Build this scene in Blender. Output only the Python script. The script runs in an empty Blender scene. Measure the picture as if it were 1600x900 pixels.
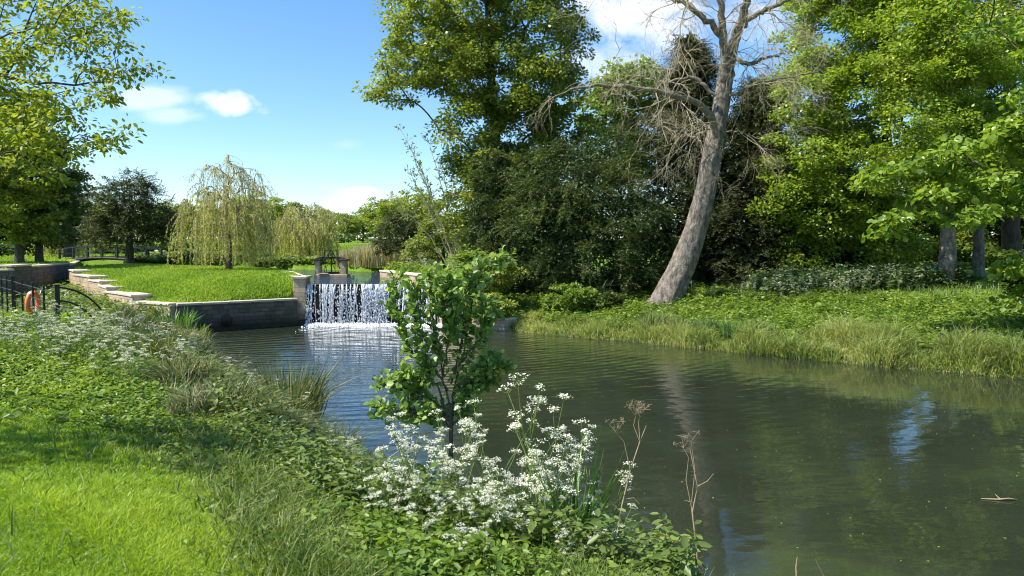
import bpy, bmesh, math, random
import numpy as np
from mathutils import Vector, Matrix
random.seed(7); RNG = np.random.default_rng(11)
PI = math.pi
sc = bpy.context.scene
COL = sc.collection
F = 1155.6; TH = math.atan(60/F); CZ = 3.2
def P(px, py, Y):
    d = np.array([0, math.cos(TH), -math.sin(TH)])*F + np.array([1., 0, 0])*(px-800) + np.array([0, math.sin(TH), math.cos(TH)])*(450-py)
    return np.array([0, 0, CZ]) + d*(Y/d[1])
# ------------------------------------------------------------------ camera, world, sun
cam = bpy.data.objects.new('camera', bpy.data.cameras.new('camera')); COL.objects.link(cam)
cam.location = (0, 0, CZ); cam.rotation_euler = (PI/2-TH, 0, 0)
cam.data.sensor_width = 36; cam.data.lens = 26.0; cam.data.clip_end = 3000; cam.data.clip_start = 0.05
sc.camera = cam
EL = math.radians(52); SV = Vector((-0.97, -0.24, 0)).normalized()*math.cos(EL) + Vector((0, 0, math.sin(EL)))
sun = bpy.data.objects.new('sun', bpy.data.lights.new('sun', 'SUN')); COL.objects.link(sun)
sun.data.energy = 4.6; sun.data.angle = math.radians(.55); sun.data.color = (1, .95, .86)
sun.rotation_euler = SV.to_track_quat('Z', 'Y').to_euler(); sun.location = (-40, -10, 60)
sc.view_settings.view_transform = 'Standard'; sc.view_settings.look = 'None'; sc.view_settings.gamma = 1
sc.cycles.filter_width = 1.1; sc.view_settings.exposure = 1.0
sc.cycles.max_bounces = 6; sc.cycles.diffuse_bounces = 3; sc.cycles.glossy_bounces = 3; sc.cycles.transmission_bounces = 4
w = bpy.data.worlds.new('World'); sc.world = w; w.use_nodes = True
def build_world():
    nt = w.node_tree; N = nt.nodes; L = nt.links; N.clear()
    def nd(t, **k):
        n = N.new(t)
        for a, b in k.items(): setattr(n, a, b)
        return n
    def mth(op, a, b=None, c=None, clamp=False):
        n = nd('ShaderNodeMath', operation=op, use_clamp=clamp)
        for i, v in enumerate((a, b, c)):
            if v is None: continue
            if isinstance(v, (int, float)): n.inputs[i].default_value = v
            else: L.new(v, n.inputs[i])
        return n.outputs[0]
    sky = nd('ShaderNodeTexSky', sky_type='NISHITA'); sky.sun_disc = False
    sky.sun_elevation = EL; sky.sun_rotation = math.atan2(SV.x, SV.y); sky.altitude = 0; sky.air_density = 1.0; sky.dust_density = 0.3; sky.ozone_density = 2.4
    tc = nd('ShaderNodeTexCoord'); sep = nd('ShaderNodeSeparateXYZ'); L.new(tc.outputs['Generated'], sep.inputs[0])
    yy = mth('MAXIMUM', sep.outputs[1], .02)
    u = mth('DIVIDE', sep.outputs[0], yy); v = mth('DIVIDE', sep.outputs[2], yy)
    comb = nd('ShaderNodeCombineXYZ'); L.new(mth('MULTIPLY', u, .55), comb.inputs[0]); L.new(v, comb.inputs[1])
    nz = nd('ShaderNodeTexNoise'); nz.inputs['Scale'].default_value = 17; nz.inputs['Detail'].default_value = 9; nz.inputs['Roughness'].default_value = .6; nz.inputs['Distortion'].default_value = .4
    L.new(comb.outputs[0], nz.inputs['Vector'])
    nn = mth('MULTIPLY', mth('SUBTRACT', nz.outputs[0], .5), 3.2)
    dens = None
    for (px, py, a, b, s) in [(372, 166, 58, 25, 1.15), (230, 155, 75, 20, .55), (285, 184, 55, 16, .42), (560, 312, 110, 22, .36), (572, 348, 80, 16, .34), (470, 330, 90, 20, .22),
                              (566, 300, 34, 9, .95), (545, 228, 30, 12, .14), (990, 30, 130, 70, .9), (940, 110, 120, 50, .5), (300, -5, 50, 14, .3), (1180, 20, 90, 50, .5), (-900, -200, 500, 160, .7), (2200, -300, 500, 200, .8), (700, -900, 500, 200, .7)]:
        uu = mth('DIVIDE', mth('SUBTRACT', u, (px-800)/F), a/F); vv = mth('DIVIDE', mth('SUBTRACT', v, (390-py)/F), b/F)
        r = mth('SQRT', mth('ADD', mth('MULTIPLY', uu, uu), mth('MULTIPLY', vv, vv)))
        m = mth('MULTIPLY', mth('MULTIPLY', mth('ADD', mth('SUBTRACT', 1.0, r), nn), 1.3, clamp=True), s, clamp=True)
        m = mth('MULTIPLY', m, mth('SUBTRACT', 1.7, r, clamp=True))
        dens = m if dens is None else mth('MAXIMUM', dens, m)
    dens = mth('MULTIPLY', dens, mth('GREATER_THAN', sep.outputs[1], .05))
    # cloud colour: white tops, a little grey where thick
    mix = nd('ShaderNodeMix', data_type='RGBA'); L.new(dens, mix.inputs[0]); 
    hsv = nd('ShaderNodeHueSaturation'); hsv.inputs['Saturation'].default_value = SKYSAT; hsv.inputs['Value'].default_value = SKYVAL
    L.new(sky.outputs[0], hsv.inputs['Color'])
    tint = nd('ShaderNodeMix', data_type='RGBA', blend_type='MULTIPLY'); tint.inputs[0].default_value = 1
    L.new(hsv.outputs[0], tint.inputs[6]); tint.inputs[7].default_value = SKYTINT
    L.new(tint.outputs[2], mix.inputs[6])
    mix.inputs[7].default_value = (6.2, 6.5, 7.0, 1)
    bg = nd('ShaderNodeBackground'); bg.inputs[1].default_value = .1
    L.new(mix.outputs[2], bg.inputs[0]); out = nd('ShaderNodeOutputWorld'); L.new(bg.outputs[0], out.inputs[0])
SKYSAT, SKYVAL, SKYTINT = 1.2, 1.08, (.95, 1, 1.06, 1)
build_world()

# ------------------------------------------------------------------ helpers
def tag(o, label=None, cat=None, group=None, kind=None):
    if label: o['label'] = label
    if cat: o['category'] = cat
    if group: o['group'] = group
    if kind: o['kind'] = kind
    return o
def empty(name, loc, label, cat, group=None, rz=0):
    o = bpy.data.objects.new(name, None); COL.objects.link(o); o.location = tuple(float(q) for q in loc); o.rotation_euler = (0, 0, rz)
    o.empty_display_size = .1
    return tag(o, label, cat, group)
def link(name, me, mat, parent=None, loc=None):
    o = bpy.data.objects.new(name, me); COL.objects.link(o)
    if mat: me.materials.append(mat)
    if parent is not None: o.parent = parent
    if loc is not None: o.location = loc
    return o
def dup(root, loc, rz=0, s=1, label=None, group=None):
    r = root.copy(); COL.objects.link(r); r.location = tuple(float(q) for q in loc); r.rotation_euler = (0, 0, rz); r.scale = (s, s, s)
    if label: r['label'] = label
    if group: r['group'] = group
    for ch in list(root.children):
        c = ch.copy(); COL.objects.link(c); c.parent = r
        for g in list(ch.children):
            d = g.copy(); COL.objects.link(d); d.parent = c
    return r
def unit(a):
    return a/np.maximum(np.linalg.norm(a, axis=-1, keepdims=True), 1e-9)
def npmesh(name, V, faces_flat, loop_tot, rnd=None, smooth=False, uv=None):
    me = bpy.data.meshes.new(name)
    V = np.asarray(V, dtype=np.float32); ff = np.asarray(faces_flat, dtype=np.int32); lt = np.asarray(loop_tot, dtype=np.int32)
    me.vertices.add(len(V)); me.vertices.foreach_set('co', V.ravel())
    me.loops.add(len(ff)); me.loops.foreach_set('vertex_index', ff)
    me.polygons.add(len(lt)); ls = np.concatenate([[0], np.cumsum(lt)[:-1]]).astype(np.int32)
    me.polygons.foreach_set('loop_start', ls)
    try: me.polygons.foreach_set('loop_total', lt)
    except Exception: pass
    me.update(calc_edges=True)
    if smooth: me.polygons.foreach_set('use_smooth', np.ones(len(lt), dtype=bool))
    if rnd is not None:
        at = me.attributes.new('rnd', 'FLOAT', 'FACE'); at.data.foreach_set('value', np.asarray(rnd, dtype=np.float32))
    if uv is not None:
        ul = me.uv_layers.new(name='UVMap'); ul.data.foreach_set('uv', np.asarray(uv, dtype=np.float32).ravel())
    return me
def leafmesh(name, C, A, Nn, L, W, rnd, hexa=False, fold=.0):
    C = np.asarray(C); n = len(C); A = unit(A); S = unit(np.cross(A, Nn)); Nr = np.cross(S, A)
    L = np.broadcast_to(np.asarray(L, float), (n,))[:, None]; W = np.broadcast_to(np.asarray(W, float), (n,))[:, None]
    if not hexa:
        V = np.stack([C, C+A*L*.45+S*W*.5-Nr*fold*L, C+A*L, C+A*L*.45-S*W*.5-Nr*fold*L], 1); k = 4
    else:
        dr = -Nr*L*fold
        V = np.stack([C, C+A*L*.28+S*W*.44+Nr*W*.1, C+A*L*.68+S*W*.46+Nr*W*.06+dr*.4, C+A*L+dr, C+A*L*.68-S*W*.46+Nr*W*.06+dr*.4, C+A*L*.28-S*W*.44+Nr*W*.1], 1); k = 6
        idx = np.arange(n)[:, None]*6
        f = np.concatenate([idx+np.array([0, 1, 2, 3]), idx+np.array([0, 3, 4, 5])], 1).ravel()
        return npmesh(name, V.reshape(-1, 3), f, np.full(2*n, 4), np.repeat(rnd, 2))
    return npmesh(name, V.reshape(-1, 3), np.arange(n*k), np.full(n, k), rnd)
def blades(name, B, H, W, lean, az, rnd, curve=.5):
    """grass-like blades: B base points, H height, W width, lean amount (fraction of H), az azimuth"""
    n = len(B); H = np.broadcast_to(H, (n,))[:, None]; W = np.broadcast_to(W, (n,))[:, None]; lean = np.broadcast_to(lean, (n,))[:, None]
    D = np.stack([np.cos(az), np.sin(az), 0*az], 1)
    fa = RNG.uniform(0, 2*PI, n); S = np.stack([np.cos(fa), np.sin(fa), 0*fa], 1)
    up = np.array([0, 0, 1.])
    M = B+up*H*.55+D*lean*H*.55*(1-curve); T = B+up*H*(1-.35*lean)+D*lean*H
    V = np.stack([B-S*W*.5, B+S*W*.5, M+S*W*.45, M-S*W*.45, T+S*W*.06, T-S*W*.06], 1)
    idx = np.arange(n)[:, None]*6
    f = np.concatenate([idx+np.array([0, 1, 2, 3]), idx+np.array([3, 2, 4, 5])], 1).ravel()
    return npmesh(name, V.reshape(-1, 3), f, np.full(2*n, 4), np.repeat(rnd, 2))
class Tubes:
    def __init__(s): s.V = []; s.Fq = []; s.n = 0
    def add(s, pts, rad, k=6, cap=False):
        pts = np.asarray(pts, float); m = len(pts)
        if m < 2: return
        rad = np.broadcast_to(np.asarray(rad, float), (m,))
        T = np.gradient(pts, axis=0); T = unit(T)
        ref = np.array([0, 0, 1.]) if abs(T[0, 2]) < .85 else np.array([1., 0, 0])
        U = unit(np.cross(T, ref)); Wv = np.cross(T, U)
        a = np.arange(k)*2*PI/k
        ring = pts[:, None, :] + rad[:, None, None]*(U[:, None, :]*np.cos(a)[None, :, None]+Wv[:, None, :]*np.sin(a)[None, :, None])
        s.V.append(ring.reshape(-1, 3))
        i = np.arange(m-1)[:, None]*k; j = np.arange(k)[None, :]; j2 = (j+1) % k
        q = np.stack([i+j, i+j2, i+k+j2, i+k+j], 2).reshape(-1, 4)+s.n
        s.Fq.append(q); s.n += m*k
    def build(s, name, mat, parent=None, smooth=True):
        V = np.concatenate(s.V); q = np.concatenate(s.Fq)
        return link(name, npmesh(name, V, q.ravel(), np.full(len(q), 4), smooth=smooth), mat, parent)
class Boxes:
    """oriented boxes with a small bevel, gathered in one mesh; UV = (along, height)"""
    def __init__(s): s.bm = bmesh.new(); s.uv = s.bm.loops.layers.uv.new('UVMap')
    def box(s, c, size, rz=0, bev=.008, taper=1, M=None):
        r = bmesh.ops.create_cube(s.bm, size=1); vs = r['verts']
        for v in vs:
            t = taper if v.co.z > 0 else 1
            v.co = Vector((v.co.x*size[0]*t, v.co.y*size[1]*t, v.co.z*size[2]))
        mt = Matrix.Translation(Vector([float(q) for q in c])) @ (M if M is not None else Matrix.Rotation(rz, 4, 'Z'))
        if bev:
            es = list({e for v in vs for e in v.link_edges})
            rb = bmesh.ops.bevel(s.bm, geom=es, offset=bev, segments=1, affect='EDGES')
            vs = list({v for f in rb['faces'] for v in f.verts} | {v for v in vs if v.is_valid})
        fs = {f for v in vs for f in v.link_faces}
        for f in fs:
            n = f.normal if f.normal.length > 0 else Vector((0, 0, 1)); f.normal_update(); n = f.normal
            for l in f.loops:
                co = l.vert.co
                if abs(n.z) > .7: l[s.uv].uv = (co.x+c[0], co.y+c[1])
                elif abs(n.x) > abs(n.y): l[s.uv].uv = (co.y+c[1]*1.3+.37, co.z+c[2])
                else: l[s.uv].uv = (co.x+c[0], co.z+c[2])
        for v in vs: v.co = mt @ v.co
    def beam(s, a, b, wd, ht, bev=.006):
        a = Vector([float(q) for q in a]); b = Vector([float(q) for q in b]); d = b-a
        q = d.to_track_quat('X', 'Z').to_matrix().to_4x4()
        s.box((a+b)/2, (d.length, wd, ht), bev=bev, M=q)
    def build(s, name, mat, parent=None):
        me = bpy.data.meshes.new(name); s.bm.to_mesh(me); s.bm.free(); return link(name, me, mat, parent)
# ------------------------------------------------------------------ materials
def newmat(name):
    m = bpy.data.materials.new(name); m.use_nodes = True; nt = m.node_tree; nt.nodes.clear()
    return m, nt.nodes, nt.links
def ramp(N, stops):
    r = N.new('ShaderNodeValToRGB'); e = r.color_ramp.elements
    while len(e) < len(stops): e.new(.5)
    for i, (p, c) in enumerate(stops): e[i].position = p; e[i].color = (*c, 1)
    return r
def leafmat(name, c0, c1, c2, trans=.38, rough=.5, tcol=1.5, spec=.35):
    m, N, L = newmat(name)
    at = N.new('ShaderNodeAttribute'); at.attribute_name = 'rnd'
    r = ramp(N, [(0, c0), (.55, c1), (1, c2)]); L.new(at.outputs['Fac'], r.inputs[0])
    p = N.new('ShaderNodeBsdfPrincipled'); p.inputs['Roughness'].default_value = rough; p.inputs['Specular IOR Level'].default_value = spec
    L.new(r.outputs[0], p.inputs['Base Color'])
    t = N.new('ShaderNodeBsdfTranslucent'); g = N.new('ShaderNodeMix'); g.data_type = 'RGBA'; g.blend_type = 'MULTIPLY'; g.inputs[0].default_value = 1
    L.new(r.outputs[0], g.inputs[6]); g.inputs[7].default_value = (tcol*1.05, tcol, tcol*.45, 1); L.new(g.outputs[2], t.inputs[0])
    x = N.new('ShaderNodeMixShader'); x.inputs[0].default_value = trans; L.new(p.outputs[0], x.inputs[1]); L.new(t.outputs[0], x.inputs[2])
    o = N.new('ShaderNodeOutputMaterial'); L.new(x.outputs[0], o.inputs[0]); return m
def noisemat(name, stops, scale=6, rough=.85, bump=.3, detail=6, stretch=(1, 1, 1), dist=.02, spec=.3, metal=0, coord='Object'):
    m, N, L = newmat(name)
    tc = N.new('ShaderNodeTexCoord'); mp = N.new('ShaderNodeMapping'); mp.inputs['Scale'].default_value = stretch; L.new(tc.outputs[coord], mp.inputs[0])
    nz = N.new('ShaderNodeTexNoise'); nz.inputs['Scale'].default_value = scale; nz.inputs['Detail'].default_value = detail; nz.inputs['Roughness'].default_value = .65; L.new(mp.outputs[0], nz.inputs[0])
    r = ramp(N, stops); L.new(nz.outputs[0], r.inputs[0])
    p = N.new('ShaderNodeBsdfPrincipled'); p.inputs['Roughness'].default_value = rough; p.inputs['Specular IOR Level'].default_value = spec; p.inputs['Metallic'].default_value = metal
    L.new(r.outputs[0], p.inputs['Base Color'])
    b = N.new('ShaderNodeBump'); b.inputs['Strength'].default_value = bump; b.inputs['Distance'].default_value = dist; L.new(nz.outputs[0], b.inputs['Height']); L.new(b.outputs[0], p.inputs['Normal'])
    o = N.new('ShaderNodeOutputMaterial'); L.new(p.outputs[0], o.inputs[0]); return m
def stonemat(name, ca, cb, mortar, bw=.46, bh=.2, moss=0.25):
    m, N, L = newmat(name)
    tc = N.new('ShaderNodeTexCoord')
    br = N.new('ShaderNodeTexBrick'); br.inputs['Scale'].default_value = 1; br.inputs['Brick Width'].default_value = bw; br.inputs['Row Height'].default_value = bh; br.inputs['Mortar Size'].default_value = .012
    br.inputs['Mortar Smooth'].default_value = .5
    nz0 = N.new('ShaderNodeTexNoise'); nz0.inputs['Scale'].default_value = 9; L.new(tc.outputs['UV'], nz0.inputs[0])
    va = N.new('ShaderNodeVectorMath'); va.operation = 'MULTIPLY_ADD'; va.inputs[1].default_value = (.03, .03, 0); L.new(nz0.outputs['Color'], va.inputs[0]); L.new(tc.outputs['UV'], va.inputs[2]); L.new(va.outputs[0], br.inputs[0])
    br.inputs['Color1'].default_value = (*ca, 1); br.inputs['Color2'].default_value = (*cb, 1); br.inputs['Mortar'].default_value = (*mortar, 1)
    nz = N.new('ShaderNodeTexNoise'); nz.inputs['Scale'].default_value = 3.2; nz.inputs['Detail'].default_value = 8; nz.inputs['Roughness'].default_value = .7; L.new(tc.outputs['Object'], nz.inputs[0])
    r = ramp(N, [(.3, (.55, .55, .5)), (.5, (1, 1, 1)), (.72, (1.0, .92, .8))]); L.new(nz.outputs[0], r.inputs[0])
    mu = N.new('ShaderNodeMix'); mu.data_type = 'RGBA'; mu.blend_type = 'MULTIPLY'; mu.inputs[0].default_value = 1; L.new(br.outputs[0], mu.inputs[6]); L.new(r.outputs[0], mu.inputs[7])
    nz2 = N.new('ShaderNodeTexNoise'); nz2.inputs['Scale'].default_value = 1.6; nz2.inputs['Detail'].default_value = 7; L.new(tc.outputs['Object'], nz2.inputs[0])
    r2 = ramp(N, [(.52, (0, 0, 0)), (.68, (moss*2, moss*2, moss*2))]); L.new(nz2.outputs[0], r2.inputs[0])
    mx = N.new('ShaderNodeMix'); mx.data_type = 'RGBA'; L.new(r2.outputs[0], mx.inputs[0]); L.new(mu.outputs[2], mx.inputs[6]); mx.inputs[7].default_value = (.07, .085, .04, 1)
    sz_ = N.new('ShaderNodeSeparateXYZ'); L.new(tc.outputs['Object'], sz_.inputs[0]); az_ = N.new('ShaderNodeMath'); az_.operation = 'MULTIPLY_ADD'; az_.inputs[1].default_value = -.5; L.new(nz2.outputs[0], az_.inputs[0]); L.new(sz_.outputs[2], az_.inputs[2])
    mr_ = N.new('ShaderNodeMapRange'); mr_.inputs[1].default_value = -.1; mr_.inputs[2].default_value = .3; mr_.inputs[3].default_value = .85; mr_.inputs[4].default_value = 0; L.new(az_.outputs[0], mr_.inputs[0])
    mw = N.new('ShaderNodeMix'); mw.data_type = 'RGBA'; L.new(mr_.outputs[0], mw.inputs[0]); L.new(mx.outputs[2], mw.inputs[6]); mw.inputs[7].default_value = (.022, .027, .014, 1)
    p = N.new('ShaderNodeBsdfPrincipled'); p.inputs['Roughness'].default_value = .9; p.inputs['Specular IOR Level'].default_value = .2; L.new(mw.outputs[2] if name != 'warm_stone' else mx.outputs[2], p.inputs['Base Color'])
    ad = N.new('ShaderNodeMath'); ad.operation = 'MULTIPLY_ADD'; ad.inputs[1].default_value = -.8; L.new(br.outputs['Fac'], ad.inputs[0]); L.new(nz.outputs[0], ad.inputs[2])
    b = N.new('ShaderNodeBump'); b.inputs['Strength'].default_value = .6; b.inputs['Distance'].default_value = .02; L.new(ad.outputs[0], b.inputs['Height']); L.new(b.outputs[0], p.inputs['Normal'])
    o = N.new('ShaderNodeOutputMaterial'); L.new(p.outputs[0], o.inputs[0]); return m
M = {}
M['maple'] = leafmat('maple_leaves', (.095, .14, .02), (.19, .25, .034), (.35, .39, .07), .44, .4, 1.5, .5)
M['lime'] = leafmat('lime_leaves', (.12, .19, .02), (.23, .33, .034), (.4, .48, .08), .46, .38, 1.5, .55)
M['syc'] = leafmat('sycamore_leaves', (.1, .17, .02), (.19, .29, .035), (.32, .42, .07), .45, .38, 1.5, .55)
M['fresh'] = leafmat('fresh_yellow_leaves', (.14, .19, .02), (.26, .32, .035), (.38, .4, .07), .45)
M['darkleaf'] = leafmat('dark_tree_leaves', (.03, .055, .012), (.07, .115, .018), (.15, .21, .03), .38)
M['yew'] = leafmat('yew_needles', (.028, .055, .014), (.075, .11, .026), (.19, .225, .055), .22, .5)
M['conifer'] = leafmat('conifer_needles', (.025, .04, .012), (.05, .066, .018), (.1, .11, .034), .15, .6)
M['holm'] = leafmat('oak_dark_leaves', (.045, .065, .018), (.08, .1, .03), (.14, .155, .05), .2, .5)
M['willow'] = leafmat('willow_leaves', (.27, .29, .07), (.42, .43, .13), (.58, .57, .25), .4, .55)
M['palegreen'] = leafmat('pale_leaves', (.12, .19, .04), (.2, .28, .07), (.3, .36, .12), .4)
M['alder'] = leafmat('alder_leaves', (.08, .14, .03), (.19, .3, .065), (.4, .52, .19), .45, .4, 1.5, .4)
M['herb'] = leafmat('herb_leaves', (.07, .13, .018), (.15, .24, .03), (.28, .37, .07), .4, .42)
M['nettle'] = leafmat('nettle_leaves', (.07, .115, .025), (.14, .2, .045), (.25, .32, .08), .36, .42)
M['lawn'] = leafmat('lawn_blades', (.14, .24, .014), (.24, .37, .022), (.4, .49, .06), .45, .45)
M['lawnfar'] = leafmat('far_lawn_blades', (.15, .25, .02), (.21, .33, .025), (.3, .4, .045), .4, .6)
M['longgrass'] = leafmat('bank_grass', (.07, .12, .02), (.15, .22, .045), (.32, .33, .13), .4, .5)
M['sedge'] = leafmat('sedge_blades', (.045, .075, .02), (.09, .14, .035), (.3, .27, .12), .3, .45)
M['iris'] = leafmat('iris_blades', (.04, .1, .02), (.08, .19, .035), (.14, .27, .06), .35, .4)
M['reededge'] = leafmat('reed_edge', (.13, .2, .045), (.3, .37, .12), (.55, .54, .28), .4, .5)
M['reeds'] = leafmat('reed_stems', (.1, .15, .05), (.3, .29, .15), (.5, .43, .28), .35, .7)
M['drygrass'] = leafmat('dry_grass', (.15, .11, .05), (.28, .22, .12), (.4, .33, .2), .3, .8)
M['ivy'] = leafmat('bramble_leaves', (.05, .09, .03), (.1, .16, .05), (.22, .29, .13), .25, .35, 1.3, .5)
M['flower'] = leafmat('white_florets', (.62, .64, .52), (.78, .79, .68), (.86, .86, .8), .3, .6, 1.0)
M['catkin'] = leafmat('hanging_keys', (.3, .32, .05), (.4, .42, .08), (.45, .46, .12), .5)
M['stem'] = noisemat('green_stem', [(.3, (.1, .17, .04)), (.7, (.2, .26, .07))], 12, .6)
M['drystem'] = noisemat('dry_stem', [(.3, (.22, .15, .09)), (.7, (.42, .32, .2))], 25, .8)
M['bark'] = noisemat('brown_bark', [(.3, (.035, .028, .02)), (.7, (.13, .105, .08))], 8, .95, .8, stretch=(1, 1, .25), dist=.04)
M['palebark'] = noisemat('pale_grey_bark', [(.3, (.04, .033, .025)), (.43, (.13, .11, .088)), (.54, (.21, .18, .145)), (.68, (.33, .29, .235))], 7, .95, 1.0, 12, stretch=(1, 1, .45), dist=.12)
M['twig'] = noisemat('pale_twigs', [(.3, (.27, .22, .14)), (.7, (.5, .43, .28))], 8, .9)
M['limb'] = noisemat('lichen_limb', [(.3, (.1, .085, .06)), (.55, (.19, .165, .115)), (.7, (.3, .26, .12))], 7, .9, .5)
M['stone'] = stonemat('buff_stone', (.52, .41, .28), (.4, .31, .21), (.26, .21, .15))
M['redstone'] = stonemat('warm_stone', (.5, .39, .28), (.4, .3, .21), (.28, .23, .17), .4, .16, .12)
M['shadestone'] = stonemat('shaded_stone', (.17, .14, .105), (.1, .087, .068), (.07, .06, .048), .42, .17, .4)  # stone colour darkened to carry the shade on these wall faces
M['coping'] = noisemat('coping_stone', [(.25, (.26, .23, .17)), (.45, (.48, .42, .32)), (.7, (.62, .54, .42))], 4, .9, .4)
M['wetstone'] = noisemat('wet_weir_stone', [(.3, (.015, .015, .014)), (.7, (.06, .055, .05))], 3, .25, .6, stretch=(1, 1, .3), dist=.05)
M['black'] = noisemat('black_paint', [(.3, (.012, .012, .012)), (.7, (.03, .03, .028))], 20, .5, .2)
M['timber'] = noisemat('dark_timber', [(.3, (.02, .018, .016)), (.7, (.07, .06, .05))], 10, .8, .5, stretch=(.2, 1, 1))
M['orange'] = noisemat('orange_buoy', [(.3, (.72, .13, .035)), (.7, (.85, .2, .06))], 6, .5, .1)
M['white'] = noisemat('white_cloth', [(.3, (.72, .72, .7)), (.7, (.85, .85, .83))], 8, .6, .1)
M['hole'] = noisemat('pipe_shade', [(.3, (.004, .004, .004)), (.7, (.008, .008, .007))], 8, 1, .0, spec=0)  # flat black standing in for the shade inside the drain
def watermat(name, base, fine, big, amp, rings=False):
    m, N, L = newmat(name)
    tc = N.new('ShaderNodeTexCoord')
    def nz(sc_, st, det, rot=0):
        mp = N.new('ShaderNodeMapping'); mp.inputs['Scale'].default_value = st; mp.inputs['Rotation'].default_value = (0, 0, rot); L.new(tc.outputs['Object'], mp.inputs[0])
        n = N.new('ShaderNodeTexNoise'); n.inputs['Scale'].default_value = sc_; n.inputs['Detail'].default_value = det; n.inputs['Roughness'].default_value = .5; n.inputs['Distortion'].default_value = .3; L.new(mp.outputs[0], n.inputs[0]); return n.outputs[0]
    def mth(op, a, b):
        n = N.new('ShaderNodeMath'); n.operation = op
        for i, v in enumerate((a, b)):
            if isinstance(v, (int, float)): n.inputs[i].default_value = v
            else: L.new(v, n.inputs[i])
        return n.outputs[0]
    p = N.new('ShaderNodeBsdfPrincipled'); p.inputs['IOR'].default_value = 1.33; p.inputs['Roughness'].default_value = .012; p.inputs['Specular IOR Level'].default_value = .5
    cz = N.new('ShaderNodeTexNoise'); cz.inputs['Scale'].default_value = .45; cz.inputs['Detail'].default_value = 5; cz.inputs['Distortion'].default_value = .8; L.new(tc.outputs['Object'], cz.inputs[0])
    r = ramp(N, [(.35, tuple(q*.8 for q in base)), (.58, base), (.75, (base[0]*1.5, base[1]*1.7, base[2]*1.1))]); L.new(cz.outputs[0], r.inputs[0]); L.new(r.outputs[0], p.inputs['Base Color'])
    a = nz(fine, (.55, 1.2, 1), 4, .15); b = nz(big, (.5, 1.3, 1), 3, -.2)
    h = mth('ADD', mth('MULTIPLY', a, .22), mth('MULTIPLY', b, 1.0))
    if rings:   # stronger chop near the weir, calm further out
        sep = N.new('ShaderNodeSeparateXYZ'); L.new(tc.outputs['Object'], sep.inputs[0])
        dx = mth('ADD', sep.outputs[0], 6); dy = mth('SUBTRACT', sep.outputs[1], 31)
        d = mth('SQRT', mth('ADD', mth('MULTIPLY', dx, dx), mth('MULTIPLY', mth('MULTIPLY', dy, dy), .45)), 0)
        mr = N.new('ShaderNodeMapRange'); mr.inputs[1].default_value = 2; mr.inputs[2].default_value = 17; mr.inputs[3].default_value = 1.0; mr.inputs[4].default_value = .1; L.new(d, mr.inputs[0])
        wv = N.new('ShaderNodeTexWave'); wv.wave_type = 'RINGS'; wv.rings_direction = 'SPHERICAL'; wv.inputs['Scale'].default_value = .8; wv.inputs['Distortion'].default_value = 2.5; wv.inputs['Detail'].default_value = 3; wv.inputs['Detail Scale'].default_value = .35
        mp = N.new('ShaderNodeMapping'); mp.inputs['Location'].default_value = (6, -31.5, 0); L.new(tc.outputs['Object'], mp.inputs[0]); L.new(mp.outputs[0], wv.inputs[0])
        h = mth('MULTIPLY', h, mr.outputs[0]); h = mth('ADD', h, mth('MULTIPLY', mth('MULTIPLY', wv.outputs['Fac'], .16), mr.outputs[0]))
    bp = N.new('ShaderNodeBump'); bp.inputs['Strength'].default_value = 1; bp.inputs['Distance'].default_value = amp; L.new(h, bp.inputs['Height']); L.new(bp.outputs[0], p.inputs['Normal'])
    o = N.new('ShaderNodeOutputMaterial'); L.new(p.outputs[0], o.inputs[0]); return m
M['pond'] = watermat('pond_water', (.024, .031, .018), 5.0, 1.3, .075, True)
M['river'] = watermat('river_water', (.02, .028, .03), 3.0, 1.2, .6)
def fallmat():
    m, N, L = newmat('falling_water'); p = N.new('ShaderNodeBsdfPrincipled'); p.inputs['Base Color'].default_value = (.72, .75, .78, 1); p.inputs['Roughness'].default_value = .2
    p.inputs['IOR'].default_value = 1.33; p.inputs['Transmission Weight'].default_value = .15
    o = N.new('ShaderNodeOutputMaterial'); L.new(p.outputs[0], o.inputs[0]); return m
M['fall'] = fallmat()
def foammat():
    m, N, L = newmat('foam'); p = N.new('ShaderNodeBsdfPrincipled'); p.inputs['Base Color'].default_value = (.82, .83, .83, 1); p.inputs['Roughness'].default_value = .6
    o = N.new('ShaderNodeOutputMaterial'); L.new(p.outputs[0], o.inputs[0]); return m
M['foam'] = foammat()
# ------------------------------------------------------------------ terrain
S1 = np.array([(-60, 30), (-30, 29.5), (-20, 28), (-14.5, 27.9), (-12.0, 27.2), (-10.9, 26.2), (-10.3, 24.4), (-8.8, 21.0), (-6.1, 16.6), (-3.95, 13.0), (-2.35, 10.3), (-1.35, 8.4), (-.35, 6.9), (1.2, 5.7), (4, 4.6), (9, 2.8), (16, 1), (30, -3), (80, -20)], float)
S2 = np.array([(-3.0, 31.9), (-1.3, 30.4), (.2, 29), (2.3, 27), (4.4, 25.5), (7, 23.1), (9.1, 21.1), (11, 19.5), (13, 18.1), (18, 15), (30, 9), (45, 4), (90, -10)], float)
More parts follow.
